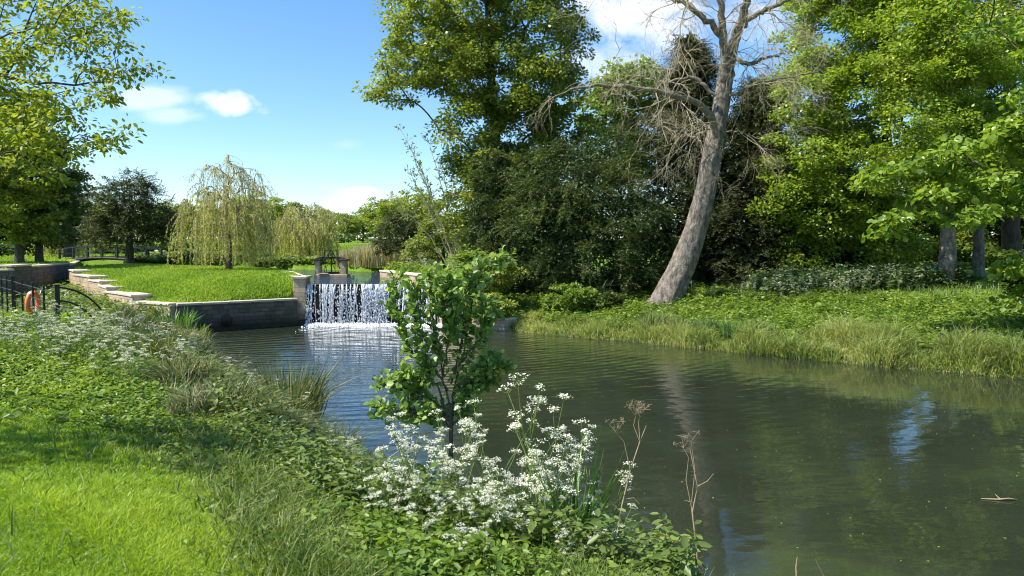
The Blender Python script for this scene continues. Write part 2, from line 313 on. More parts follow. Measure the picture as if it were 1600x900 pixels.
# island front wall: (x, y, top) and river side coping
FW = [(-24.2, 41, 2.13), (-22.4, 38.5, 1.97), (-19.9, 35.5, 1.79), (-18.6, 34, 1.67), (-17.3, 32.2, 1.5), (-14.9, 29.6, 1.14), (-12.7, 28.2, 1.12), (-9.4, 31.6, 1.15)]
FW[6] = (-12.9, 28.3, 1.12); FW[7] = (-9.3, 31.4, 1.15)
FL = np.array([(a, b) for a, b, c in FW]); FZ = np.array([c for a, b, c in FW])
CL = np.array([(-9.05, 31.5), (-9.9, 34), (-11.8, 39), (-13.6, 43), (-15.9, 46), (-19, 49), (-24, 52)], float)
RW = np.array([(-2.95, 31.8), (-4.9, 36), (-7.1, 41.5)], float)
RIVER = [(-9.05, 31.7), (-9.9, 34), (-11.8, 39), (-13.6, 43), (-15.9, 46), (-19, 49), (-24, 52), (-26, 56), (-18, 56.5), (-12.5, 54.5), (-10.5, 50.5), (-8.8, 50), (-7.4, 46), (-7.1, 41.5), (-4.9, 36), (-2.95, 31.7)]
CHAN = [(-34, 29.6), (-22.6, 33), (-23.8, 36), (-26.7, 44), (-37, 63), (-31, 63), (-24.2, 41), (-22.4, 38.5), (-19.9, 35.5), (-18.6, 34), (-17.3, 32.2), (-14.9, 29.6), (-12.9, 28.3), (-13, 26), (-20, 27.5)]
def pdist(x, y, poly):
    """distance, signed side (+ = left of direction), nearest param"""
    best = np.full(x.shape, 1e9); side = np.zeros_like(best); par = np.zeros_like(best)
    for i in range(len(poly)-1):
        a = poly[i]; b = poly[i+1]; d = b-a; L2 = (d*d).sum()
        t = np.clip(((x-a[0])*d[0]+(y-a[1])*d[1])/L2, 0, 1)
        ex = x-(a[0]+t*d[0]); ey = y-(a[1]+t*d[1]); dd = np.hypot(ex, ey)
        s = np.sign(d[0]*(y-a[1])-d[1]*(x-a[0]))
        m = dd < best-1e-6; best = np.where(m, dd, best); side = np.where(m, s, side); par = np.where(m, i+t, par)
    return best, side, par
def inpoly(x, y, poly):
    r = np.zeros(x.shape, bool); n = len(poly); j = n-1
    for i in range(n):
        xi, yi = poly[i]; xj, yj = poly[j]
        c = ((yi > y) != (yj > y)) & (x < (xj-xi)*(y-yi)/((yj-yi) if yj != yi else 1e-9)+xi)
        r ^= c; j = i
    return r
ISL = [tuple(q) for q in FL]+[tuple(q) for q in CL]+[(-27, 60), (-31, 60)]
def d1f(x, y):
    d, s, _ = pdist(x, y, S1); return -d*s
def d2f(x, y):
    d, s, _ = pdist(x, y, S2); return d*s
def bumps(x, y, a=.05):
    return a*(np.sin(x*1.7+.8*np.sin(y*1.3))+np.sin(y*2.1+x*.9)*.7+np.sin(x*.55-y*.7)*1.2)
def ground_z(x, y):
    x = np.asarray(x, float); y = np.asarray(y, float)
    d1 = d1f(x, y); d2 = d2f(x, y)
    p1 = np.interp(d1, [-3, -.2, 0, .5, 1, 2, 3, 4.5, 20], [-1, -.25, -.02, .4, .8, 1.28, 1.52, 1.6, 1.65])*np.interp(y, [9, 14, 18, 22, 25], [1, .93, .86, .78, .25])
    p2 = np.interp(d2, [-3, -.2, 0, 1, 2.5, 5, 8, 12, 25, 60], [-1, -.25, .03, .3, .5, .75, 1.15, 1.5, 1.9, 2.1])
    z = np.where(d1 > d2, p1, p2)
    up = np.interp(y, [44, 60, 100, 200, 400, 1500], [2.0, 1.95, 2.3, 5.5, 9, 12])
    back = (y > 31.8) & (x < 40)
    # right side: bank continues; left of the river wall etc = upper level
    dR, sR, _ = pdist(x, y, RW)
    zr = np.maximum(p2, 0)*np.clip(dR/4, 0, 1)+1.98*(1-np.clip(dR/4, 0, 1))
    zr = np.maximum(zr, np.interp(y, [40, 50], [0, 1]) * np.minimum(up, 1.98+(y-50)*.03))
    zb = np.where(x > -8, zr, up)
    z = np.where((y > 31.8) | ((x < -15) & (y > 29.6)), zb, z)
    z = np.where((x > -8) & (y > 60), up, z)
    z = z+bumps(x, y, .022)*np.clip(np.maximum(d1, d2)/2, 0, 1)
    # left bank behind the left wall
    lb = (y > 29.6) & (x < -20); z = np.where(lb, np.maximum(up, 2.32), z)
    z = np.where(y > 75, up, z)
    # island lawn
    df, _, pf = pdist(x, y, FL); dc, _, _ = pdist(x, y, np.vstack([CL, [(-27, 60), (-31, 60)]]))
    zf = np.interp(pf, np.arange(len(FZ)), FZ)-.04
    zi = (zf/(df+.05)+1.98/(dc*.7+.05))/(1/(df+.05)+1/(dc*.7+.05)) + .1*np.clip(np.minimum(df, dc)/4, 0, 1)
    isl = inpoly(x, y, ISL); z = np.where(isl, zi+bumps(x, y, .01), z)
    # river bed and side channel
    z = np.where(inpoly(x, y, RIVER), .9, z)
    ch = inpoly(x, y, CHAN); z = np.where(ch, np.interp(y, [27, 31, 40, 60], [.05, .25, .5, .9])+bumps(x, y, .04), z)
    return z
def axis(segs):
    r = []
    for a, b, s in segs: r += list(np.arange(a, b, s))
    return np.array(r+[segs[-1][1]])
gx = axis([(-900, -120, 40), (-120, -44, 4), (-44, -28, .5), (-28, 14, .22), (14, 30, .5), (30, 120, 5), (120, 900, 40)])
gy = axis([(-60, 0, 4), (0, 3, .5), (3, 45, .22), (45, 66, .5), (66, 140, 4), (140, 1500, 40)])
X, Y = np.meshgrid(gx, gy); Z = ground_z(X, Y)
nx, ny = len(gx), len(gy)
i = np.arange(ny-1)[:, None]*nx; j = np.arange(nx-1)[None, :]
q = np.stack([i+j, i+j+1, i+nx+j+1, i+nx+j], 2).reshape(-1, 4)
def groundmat():
    m, N, L = newmat('ground_soil_grass')
    tc = N.new('ShaderNodeTexCoord'); nz = N.new('ShaderNodeTexNoise'); nz.inputs['Scale'].default_value = .6; nz.inputs['Detail'].default_value = 10; nz.inputs['Roughness'].default_value = .7; L.new(tc.outputs['Object'], nz.inputs[0])
    r = ramp(N, [(.3, (.08, .14, .015)), (.5, (.12, .2, .02)), (.7, (.19, .27, .035))]); L.new(nz.outputs[0], r.inputs[0])
    n2 = N.new('ShaderNodeTexNoise'); n2.inputs['Scale'].default_value = 14; n2.inputs['Detail'].default_value = 8; L.new(tc.outputs['Object'], n2.inputs[0])
    r2 = ramp(N, [(.3, (.09, .065, .04)), (.7, (.26, .2, .13))]); L.new(n2.outputs[0], r2.inputs[0])
    sp = N.new('ShaderNodeSeparateXYZ'); L.new(tc.outputs['Object'], sp.inputs[0])
    mr = N.new('ShaderNodeMapRange'); mr.inputs[1].default_value = .35; mr.inputs[2].default_value = .75; L.new(sp.outputs[2], mr.inputs[0])
    mx = N.new('ShaderNodeMix'); mx.data_type = 'RGBA'; L.new(mr.outputs[0], mx.inputs[0]); L.new(r2.outputs[0], mx.inputs[6]); L.new(r.outputs[0], mx.inputs[7])
    p = N.new('ShaderNodeBsdfPrincipled'); p.inputs['Roughness'].default_value = .95; p.inputs['Specular IOR Level'].default_value = .1; L.new(mx.outputs[2], p.inputs['Base Color'])
    b = N.new('ShaderNodeBump'); b.inputs['Strength'].default_value = .7; b.inputs['Distance'].default_value = .06; L.new(n2.outputs[0], b.inputs['Height']); L.new(b.outputs[0], p.inputs['Normal'])
    o = N.new('ShaderNodeOutputMaterial'); L.new(p.outputs[0], o.inputs[0]); return m
tag(link('ground', npmesh('ground', np.stack([X.ravel(), Y.ravel(), Z.ravel()], 1), q.ravel(), np.full(len(q), 4), smooth=True), groundmat()), kind='structure')
def flat(name, poly, z, mat):
    bm = bmesh.new(); f = bm.faces.new([bm.verts.new((a, b, 0)) for a, b in poly]); f.normal_update()
    if f.normal.z < 0: f.normal_flip()
    bmesh.ops.triangulate(bm, faces=[f]); me = bpy.data.meshes.new(name); bm.to_mesh(me); bm.free()
    o = link(name, me, mat); o.location = (0, 0, z); return tag(o, kind='structure')
flat('pond_water', [(-16, 24), (-10, 17), (-6, 10), (-3, 5), (2, 1), (12, -4), (80, -30), (90, 0), (45, 12), (18, 20), (8, 27), (3, 31.75), (-9.2, 31.75), (-12.4, 29.5), (-16, 31.5), (-23, 33), (-23, 27)], 0, M['pond'])
flat('river_water', RIVER, 1.7, M['river'])
def gz(x, y): return float(ground_z(np.array([x]), np.array([y]))[0])

# ------------------------------------------------------------------ stone walls, weir, sluice
def wallseg(parent, a, b, ztop, zbot=-.4, th=.7, mat='stone', cop=True, capw=.08, caph=.09, ext=0, capmat='coping'):
    a = np.array(a, float); b = np.array(b, float); d = b-a; L = np.hypot(*d)+ext; c = (a+b)/2; rz = math.atan2(d[1], d[0])
    w_ = Boxes(); w_.box((c[0], c[1], (ztop-caph+zbot)/2), (L, th, ztop-caph-zbot), rz, .01); o = w_.build('wall_section', M[mat], parent)
    if cop:
        k = Boxes(); n = max(1, round(L/.9)); 
        for q in range(n):
            t = (q+.5)/n-.5; cc = c+d/np.hypot(*d)*L*t
            k.box((cc[0], cc[1], ztop-caph/2+random.uniform(-.004, .004)), (L/n-.012, th+capw, caph), rz+random.uniform(-.004, .004), .015)
        k.build('coping', M[capmat], parent)
    return o
def loc0(parent, objs=None): pass
r = empty('stepped_wall', (0, 0, 0), 'buff stone wall stepping down along the left of the island lawn towards the pond', 'stone wall')
for i_ in range(6):
    a = FL[i_]; b = FL[i_+1]
    zt = [2.13, 1.95, 1.78, 1.6, 1.42, 1.17][i_]
    wallseg(r, a, b, zt, ext=.3 if i_ else 0)
r2 = empty('pond_wall', (0, 0, 0), 'long shaded stone wall holding the island lawn above the pond, with a round drain, its inner shade painted black', 'stone wall')
wallseg(r2, FL[6], FL[7], 1.15, th=.6, mat='shadestone', ext=.1)
# drain pipe in the long wall
a = FL[6]; b = FL[7]; d = unit(b-a); nrm = np.array([d[1], -d[0]])
pp = a+d*1.8+nrm*.3; pz = .42
def disc_pipe(c, nv, r0, r1, dep):
    t = Tubes(); c = np.array(c); nv = np.array(nv)
    t.add([c-nv*.12, c+nv*dep, c+nv*dep, c-nv*.05], [r0, r0, r1, r1], 20); return t
n3 = np.array([nrm[0], nrm[1], 0])
disc_pipe((pp[0], pp[1], pz), n3, .3, .25, .03).build('drain_collar', M['shadestone'], r2)
t = Tubes(); t.add([np.array([pp[0], pp[1], pz])+n3*.004, np.array([pp[0], pp[1], pz])+n3*.01], [.25, .0001], 20); t.build('drain_shade', M['hole'], r2)  # black disc on the wall face paints the shade inside the pipe
r3 = empty('weir_pier', (-9.08, 31.95, 0), 'square stone pier at the left end of the waterfall', 'stone pier')
k = Boxes(); k.box((0, 0, .8), (.5, 1.1, 2.3), math.radians(4), .012); k.build('pier_body', M['stone'], r3)
k = Boxes(); k.box((0, 0, 2.01), (.62, 1.2, .1), math.radians(4), .015); k.build('cap_stone', M['coping'], r3)
r4 = empty('river_kerb', (0, 0, 0), 'low curved stone kerb along the river side of the island lawn', 'stone kerb')
for i_ in range(len(CL)-1):
    a = CL[i_]+(0, .6 if i_ == 0 else 0); wallseg(r4, a, CL[i_+1], 2.04, 1.0, th=.5, ext=.15)
r5 = empty('river_wall', (0, 0, 0), 'low warm stone wall with pale coping on the right side above the waterfall', 'stone wall')
wallseg(r5, RW[0]+(0, .1), RW[1], 2.06, 1.0, th=.6, mat='redstone', ext=.2); wallseg(r5, RW[1], RW[2], 2.06, 1.0, th=.6, mat='redstone', ext=.2)
r6 = empty('weir_abutment', (0, 0, 0), 'weathered stone abutment stepping down beside the right end of the waterfall', 'stone wall')
wallseg(r6, (-2.95, 31.7), (-1.9, 30.9), 1.6, th=.7, mat='redstone', ext=.1); wallseg(r6, (-1.9, 30.9), (-1.0, 30.1), 1.0, th=.7, mat='redstone'); wallseg(r6, (-1.0, 30.1), (-.05, 29.2), .5, th=.7, mat='redstone')
r7 = empty('channel_wall', (0, 0, 0), 'shade-darkened stone wall along the left bank of the side stream behind the black fence', 'stone wall')
wallseg(r7, (-34, 29.7), (-22.4, 33.1), 2.34, th=.7, mat='shadestone'); wallseg(r7, (-22.9, 33.2), (-23.8, 36), 2.5, th=.7, mat='shadestone'); wallseg(r7, (-23.8, 36), (-26.7, 44), 2.42, th=.7, mat='shadestone'); wallseg(r7, (-26.7, 44), (-36.6, 62), 2.3, th=.7, mat='shadestone')
r8 = empty('weir_wall', (0, 0, 0), 'dark wet stone weir face behind the falling water', 'weir')
k = Boxes(); k.box((-5.95, 32.05, .6), (6.2, .7, 2.1), 0, .03); k.box((-5.95, 31.78, .55), (6.1, .22, 1.7), 0, .05); k.build('weir_face', M['wetstone'], r8)
# falling water: many separate strands and drops
def waterfall():
    T = Tubes(); dv = []
    n = 105
    cc_ = [random.uniform(-8.7, -3.05) for _ in range(34)]
    for s in range(n):
        x = -8.75+5.75*(s+random.random())/n if s % 3 == 0 else min(-3.02, max(-8.73, random.choice(cc_)+random.gauss(0, .035))); big = random.random() < .35
        zt = 1.7; vx = random.uniform(.02, .12); end = random.choice([0, 0, 0, random.uniform(.2, 1.0)])
        zz = zt; pts = []; rad = []; m = 14; w0 = random.uniform(.012, .03)*(2.0 if big else 1)
        xx = x
        for i_ in range(m):
            t_ = i_/(m-1); z_ = zt-(zt-end)*t_; dy = -.3*math.sqrt(max(0, (zt-z_)/1.7))*(.6+vx*2)
            xx += random.gauss(0, .012)
            pts.append((xx, 31.66+dy-.02, z_+(.015 if i_ == 0 else 0))); rad.append(w0*(1.3-.6*t_)*random.uniform(.25, 1.35))
        rad[-1] *= .3; T.add(pts, rad, 5)
    C = []; 
    for s in range(2300):
        x = min(-3.0, max(-8.75, random.choice(cc_)+random.gauss(0, .09))); t_ = random.random()**.7; z_ = 1.66*(1-t_); y_ = 31.64-.3*math.sqrt(t_)-random.uniform(0, .16)
        r_ = random.uniform(.008, .03); C.append((x, y_, z_, r_, random.uniform(1, 2.6)))
    for x, y_, z_, r_, e in C:
        T.add([(x, y_, z_-r_*e), (x, y_, z_-r_*.4*e), (x, y_, z_+r_*.4*e), (x, y_, z_+r_*e)], [r_*.15, r_, r_*.9, r_*.1], 5)
    tag(T.build('waterfall', M['fall']), 'white strands and drops of water falling over the weir', 'waterfall', kind='stuff')
    T = Tubes()
    FC_ = [random.uniform(-8.7, -3.0) for _ in range(60)]
    for s in range(900):
        x = min(-2.95, max(-8.8, random.choice(FC_)+random.gauss(0, .14))); y_ = 31.4-abs(random.gauss(0, .22))*(.5+.9*abs(math.sin(x*2.3))); h = random.uniform(.01, .15)*math.exp(-abs(31.3-y_)*2.6); r_ = random.uniform(.02, .09)
        T.add([(x, y_, -.02), (x, y_, h*.6), (x, y_, h)], [r_, r_*.7, .001], 7)
    for s in range(500):
        x = random.uniform(-8.6, -3.0); a_ = random.uniform(0, 1)**2; y_ = 31.25-a_*2.4; r_ = random.uniform(.02, .07)*(1-a_*.6)
        T.add([(x, y_, -.01), (x, y_, .012)], [r_, .001], 6)
    tag(T.build('foam', M['foam']), 'white churned foam on the pond under the waterfall', 'foam', kind='stuff')
waterfall()
# sluice gate
def sluice():
    c = P(518, 432, 41.2); cx, cy = c[0], c[1]; w0 = 1.7
    r = empty('sluice_gate', (cx, cy, w0), 'old sluice with two stone piers and black timber lifting frame standing in the river', 'sluice gate')
    for s in (-1, 1):
        k = Boxes(); k.box((s*.72, 0, .32), (.3, .55, 1.15), 0, .02, .96); pb = k.build('pier', M['redstone'], r)
        k = Boxes(); k.box((s*.74, 0, .93), (.46, .7, .09), 0, .015); k.build('pier_cap', M['timber'], r)
    k = Boxes(); k.box((0, .1, .03), (1.9, .8, .22), 0, .03); k.box((-.35, -.2, .16), (.5, .35, .1), 0, .03); k.build('stone_sill', M['redstone'], r)
    k = Boxes(); k.box((0, .2, .2), (.8, .06, .12), 0, .01); k.build('gate_board', M['timber'], r)
    k = Boxes(); k.beam((-.5, 0, 1.05), (.5, 0, 1.05), .14, .12); 
    k.beam((-.88, 0, 1.0), (-.45, 0, 1.07), .16, .07); k.beam((.45, 0, 1.07), (.88, 0, .96), .16, .07); k.build('cross_beam', M['timber'], r)
    for s in (-1, 1):
        for y_ in (-.12, .12):
            k = Boxes(); k.beam((s*.3, y_, 1.03), (s*.68, y_, .52), .06, .07); k.build('brace', M['timber'], r)
    k = Boxes(); k.box((0, 0, .6), (.06, .06, .95)); k.build('lifting_rod', M['black'], r)
    k = Boxes()
    for x_ in (-.37, .37): k.box((x_, 0, 1.27), (.05, .12, .4))
    k.box((.3, 0, 1.27), (.03, .05, .38)); k.box((0, 0, 1.46), (.82, .1, .035))
    k.beam((-.25, 0, 1.12), (-.02, 0, 1.44), .05, .05); k.beam((.22, 0, 1.12), (.02, 0, 1.44), .05, .05); k.build('winding_frame', M['timber'], r)
    t = Tubes(); a_ = np.linspace(0, 2*PI, 17); t.add(np.stack([.13*np.cos(a_)-.02, 0*a_-.08, .13*np.sin(a_)+1.2], 1), .025, 6); t.add([(-.02, -.12, 1.2), (-.02, .12, 1.2)], .05, 8)
    t.build('gear_wheel', M['black'], r)
sluice()
# footbridge
def bridge():
    a = P(104, 411, 62); b = P(243, 410, 58); a[2] = b[2] = 2.2
    L = np.hypot(*(b-a)[:2]); rz = math.atan2(b[1]-a[1], b[0]-a[0])
    r = empty('footbridge', ((a+b)/2), 'small black arched footbridge with thin handrails crossing the side stream', 'footbridge', rz=rz)
    zf = lambda u: .32*(1-(2*u/L)**2)
    us = np.linspace(-L/2, L/2, 17)
    for y_ in (-.6, .6):
        T_ = Tubes(); T_.add([(u, y_, zf(u)) for u in us], .13, 4); T_.build('beam', M['black'], r, False)
    k = Boxes()
    for i_ in range(48):
        u = -L/2+(i_+.5)*L/48; k.box((u, 0, zf(u)+.13), (L/48-.02, 1.3, .04), 0, 0)
    k.build('deck', M['timber'], r)
    for y_ in (-.62, .62):
        t = Boxes()
        for i_ in range(16): t.beam((us[i_], y_, zf(us[i_])+1.02), (us[i_+1]+.01, y_, zf(us[i_+1])+1.02), .1, .09, 0)
        t.build('handrail', M['black'], r)
        for u in np.linspace(-L/2+.04, L/2-.04, 7):
            k = Boxes(); k.box((u, y_+.0, zf(u)+.5), (.14, .14, 1.02), 0, .01); k.build('post', M['black'], r)
        t = Tubes(); t.add([(u, y_, zf(u)+.55) for u in us], .012, 5); t.build('wire', M['black'], r)
bridge()
# metal fence and lifebuoy
def fence():
    A = P(89, 447, 17.0); B = P(2, 430, 22.5); n = 7
    r = empty('metal_fence', (A[0], A[1], gz(A[0], A[1])), 'black metal railing fence on the left bank, ending in two down-curving rails', 'fence')
    o = np.array(r.location); dirv = unit((B-A)*np.array([1, 1, 0]))
    pts = []
    for i_, (px, py) in enumerate([(89, 447), (68, 446), (51, 441), (34, 437), (20, 433), (10, 431), (2, 430), (-6, 428), (-14, 427), (-22, 426)]):
        Yy = 17+i_*.92; p = P(px, py, Yy); g = gz(p[0], p[1]); pts.append(p)
        k = Boxes(); w_ = .1 if i_ in (0, 4, 8) else .05; k.box((p[0]-o[0], p[1]-o[1], (p[2]+g)/2-.1-o[2]), (w_, w_, p[2]-g+.2), .6, .006)
        if w_ > .06: k.box((p[0]-o[0], p[1]-o[1], p[2]+.02-o[2]), (w_+.03, w_+.03, .04), .6, .01)
        k.build('post', M['black'], r)
    for dz in (-.12, -.38, -.64, -.9):
        t = Tubes(); t.add([np.array(p)-o+np.array([0, 0, dz-.0]) for p in pts], .014, 6); t.build('rail', M['black'], r)
    for (q0, q1, q2, q3) in [((89, 449), (118, 450), (143, 464), (158, 484)), ((93, 470), (115, 470), (136, 484), (150, 504))]:
        t = Tubes(); ps = []
        for u in np.linspace(0, 1, 14):
            b = [(1-u)**3, 3*u*(1-u)**2, 3*u*u*(1-u), u**3]; px = sum(c*v[0] for c, v in zip(b, (q0, q1, q2, q3))); py = sum(c*v[1] for c, v in zip(b, (q0, q1, q2, q3)))
            ps.append(P(px, py, 17.0+u*1.6)-o)
        t.add(ps, .022, 8); t.build('curved_rail', M['black'], r)
    # lifebuoy
    c = P(51.5, 474, 19.3); az = math.radians(95)
    rb = empty('lifebuoy', c, 'orange lifebuoy ring with a white centre hanging on the black fence', 'lifebuoy', rz=az)
    R_ = .25; a_ = np.linspace(0, 2*PI, 37)
    t = Tubes(); t.add(np.stack([R_*np.cos(a_), 0*a_, R_*1.12*np.sin(a_)], 1), .062, 12); ro = t.build('ring', M['orange'], rb)
    for q_ in range(4):
        aa = q_*PI/2+.4+np.linspace(0, .28, 4); t = Tubes(); t.add(np.stack([R_*np.cos(aa), 0*aa, R_*1.12*np.sin(aa)], 1), .0655, 12); t.build('reflective_band', M['white'] if q_ % 2 else M['orange'], rb)
    bm = bmesh.new(); bmesh.ops.create_uvsphere(bm, u_segments=14, v_segments=8, radius=1)
    for v in bm.verts: v.co = Vector((v.co.x*.14, v.co.y*.05+.02, v.co.z*.13))
    me = bpy.data.meshes.new('rope_housing'); bm.to_mesh(me); bm.free(); link('rope_housing', me, M['white'], rb)
    t = Tubes(); aa = np.linspace(-.3, 1.4, 12); t.add(np.stack([.33*np.cos(aa)+.02, 0*aa-.02, .33*np.sin(aa)], 1), .01, 5); t.add([(.2, 0, .2), (.34, -.02, .26), (.4, 0, .31)], .01, 5); t.build('grab_rope', M['white'], rb)
fence()

# ------------------------------------------------------------------ trees
def grow(trunk, r0, clumps, rt=.012, pw=.46, seed=0, k=.35, jit=.12, sag=.1):
    rg = np.random.default_rng(seed)
    tr = np.asarray(trunk, float); 
    seg = np.concatenate([[0], np.cumsum(np.linalg.norm(np.diff(tr, axis=0), axis=1))]); m = max(6, int(seg[-1]/.5))
    s = np.linspace(0, seg[-1], m); pos = [np.array([np.interp(q_, seg, tr[:, c_]) for c_ in range(3)]) for q_ in s]
    par = [-1]+list(range(m-1)); pl = list(s); start = int(m*.25)
    ok = [i_ >= start for i_ in range(m)]
    chains = [list(range(m))]
    cl = np.asarray(clumps); T = np.array(pos)
    dd = np.min(np.linalg.norm(cl[:, None, :]-T[None, start:, :], axis=2), axis=1)
    arr = np.zeros((m+len(cl)*5, 3)); arr[:m] = T; cost = np.full(m+len(cl)*5, 1e9); plen = np.zeros(m+len(cl)*5); plen[:m] = s; cost[:m] = np.where(ok, 0, 1e9); n = m
    for c in cl[np.argsort(dd)]:
        d = np.linalg.norm(arr[:n]-c, axis=1)
        cc = d+k*plen[:n]*.5+cost[:n]+np.maximum(0, arr[:n, 2]-c[2]+d*.15)*.9
        a = int(np.argmin(cc)); L = d[a]; st = max(2, min(5, int(L/.5)+1)); ch = [a]
        p0 = arr[a]; off = rg.normal(0, jit*L*.5, 3)+np.array([0, 0, sag*L])
        for q_ in range(1, st+1):
            u = q_/st; p = p0+(c-p0)*u+off*math.sin(PI*u)*.8
            if q_ < st: p = p+rg.normal(0, .04*L/st+.01, 3)
            arr[n] = p; plen[n] = plen[ch[-1]]+np.linalg.norm(p-arr[ch[-1]]); cost[n] = 0; par.append(ch[-1]); ch.append(n); n += 1
        chains.append(ch)
    wgt = np.zeros(n)
    for ch in chains[1:]: wgt[ch[-1]] += 1
    for i_ in range(n-1, 0, -1): wgt[par[i_]] += wgt[i_]
    rad = rt*np.maximum(wgt, 1)**pw
    return arr[:n], rad, chains, m
def build_wood(name, trunk, r0, clumps, mat, parent, origin, seed=0, rt=.012, flare=1.5, minr=0, pw=.46, **kw):
    arr, rad, chains, m = grow(trunk, r0, clumps, rt, pw, seed, **kw)
    tr = Tubes(); br = Tubes(); org = np.asarray(origin)
    s = np.linspace(0, 1, m); rt_ = np.maximum(rad[:m], .02); rr = np.minimum(np.maximum(rt_, r0*(1-.55*s)), r0*1.1)*(1+(flare-1)*np.exp(-s*14)); rr[-1] = rt_[-1]
    rg = np.random.default_rng(seed+5)
    tr.add(arr[:m]-org+np.concatenate([np.zeros((1, 3)), rg.normal(0, r0*.06, (m-1, 3))]), rr, 14)
    for ch in chains[1:]:
        r_ = rad[ch].copy(); r_[0] = min(r_[0], r_[1]*1.25)
        if r_[1] < minr: continue
        br.add(arr[ch]-org, r_, 5)
    tr.build('trunk', mat, parent)
    if br.n: br.build('branches', mat, parent)
def samp_lobes(lobes, n, shell=.55, rg=None):
    vol = np.array([l[3]*l[4]*l[5] for l in lobes])**.75; vol /= vol.sum(); out = []
    for l, v in zip(lobes, vol):
        k_ = max(3, int(round(n*v))); d = unit(rg.normal(size=(k_, 3))); rr = shell+(1-shell)*rg.random(k_)**.6
        out.append(np.array(l[:3])+d*rr[:, None]*np.array(l[3:6]))
    return np.concatenate(out)
def lobe(px, py, Yd, rx, ry, dep=None):
    """ellipsoid lobe centred on a place, radii given at that distance"""
    c = P(px, py, Yd); s = Yd/F; return (c[0], c[1], c[2], rx*s, dep if dep else rx*s, ry*s)
def pad_leaves(cl, per, rad, flatt, L, rg, cvar=.35, nj=.55, droop=.25, centre=None):
    n = len(cl)*per; ci = np.repeat(np.arange(len(cl)), per)
    rs = rad*rg.uniform(.6, 1.3, len(cl))[ci]
    d = unit(rg.normal(size=(n, 3)))*(rg.random(n)**.45)[:, None]; off = d*rs[:, None]*np.array([1, 1, flatt])
    off[:, 2] -= droop*(off[:, 0]**2+off[:, 1]**2)/np.maximum(rs, .01)
    C = cl[ci]+off
    A = unit(off*np.array([1, 1, .3])+rg.normal(0, .5, (n, 3))*rs[:, None]*.6-np.array([0, 0, .35])*rs[:, None]*.5)
    Nn = unit(np.array([0, 0, 1.])+rg.normal(0, nj, (n, 3)))
    cv = rg.normal(0, cvar*.45, len(cl))[ci]
    rnd = np.clip(.5+cv+rg.normal(0, .17, n), 0, 1)
    ln = L*rg.uniform(.65, 1.25, n)
    return C, A, Nn, ln, rnd
def broadleaf(name, label, cat, trunk, r0, lobes, ncl, per, rad, L, mat, bark='bark', wl=.75, flatt=.4, seed=1, group=None, rt=.012, shell=.5, hexa=False, extra=None, droop=.25, kind_cl=None, minr=0, zmin=None, cvar=.35):
    rg = np.random.default_rng(seed); org = np.array(trunk[0]); r = empty(name, org, label, cat, group)
    cl = samp_lobes(lobes, ncl, shell, rg)
    if extra is not None: cl = np.concatenate([cl, np.array(extra)])
    if zmin is not None: cl = cl[cl[:, 2] > zmin]
    build_wood(name, trunk, r0, cl, M[bark], r, org, seed, rt, minr=minr)
    C, A, Nn, ln, rnd = pad_leaves(cl, per, rad, flatt, L, rg, droop=droop, cvar=cvar)
    link('crown', leafmesh('crown', C-org, A, Nn, ln, ln*wl, rnd, hexa=hexa, fold=.08), M[mat], r)
    return r
def sprays(cl, axis_pts, per, slen, nl, nw, rg, down=.35, npts=9, out=1.0):
    """feathery evergreen sprays growing outwards from each clump"""
    n = len(cl)*per; ci = np.repeat(np.arange(len(cl)), per)
    ax = cl-axis_pts; ax[:, 2] *= .35; ax = unit(ax)
    D = unit(ax[ci]*out+rg.normal(0, .6, (n, 3))+np.array([0, 0, .12])); S = cl[ci]+rg.normal(0, slen*.3, (n, 3))*np.array([1, 1, .45])
    ln = slen*rg.uniform(.6, 1.3, n)
    t = np.linspace(.08, 1, npts); C = S[:, None, :]+D[:, None, :]*(t[None, :, None]*ln[:, None, None]); C[:, :, 2] -= down*(t**2)[None, :]*ln[:, None]
    Dn = np.repeat(D[:, None, :], npts, 1).copy(); Dn[:, :, 2] -= 2*down*t[None, :]*.6; Dn = unit(Dn)
    side = unit(np.cross(Dn, np.array([0, 0, 1.])+rg.normal(0, .3, (n, 1, 3)))); 
    res = []
    for s in (-1, 1):
        A = unit(Dn*.75+side*s*.8+rg.normal(0, .18, Dn.shape)); res.append((C.reshape(-1, 3), A.reshape(-1, 3)))
    C2 = np.concatenate([q_[0] for q_ in res]); A2 = np.concatenate([q_[1] for q_ in res]); m = len(C2)
    cv = rg.normal(0, .13, len(cl))[ci]; rr = np.repeat(cv, npts); tt = np.tile(t, n)*.25
    rnd = np.clip(.35+np.concatenate([rr+tt, rr+tt])+rg.normal(0, .14, m), 0, 1)
    Nn = unit(np.array([0, 0, 1.])+rg.normal(0, .5, (m, 3)))
    L = nl*rg.uniform(.7, 1.3, m)*np.concatenate([np.tile(1.1-.6*t, n)]*2)
    return C2, A2, Nn, L, nw*rg.uniform(.7, 1.3, m), rnd
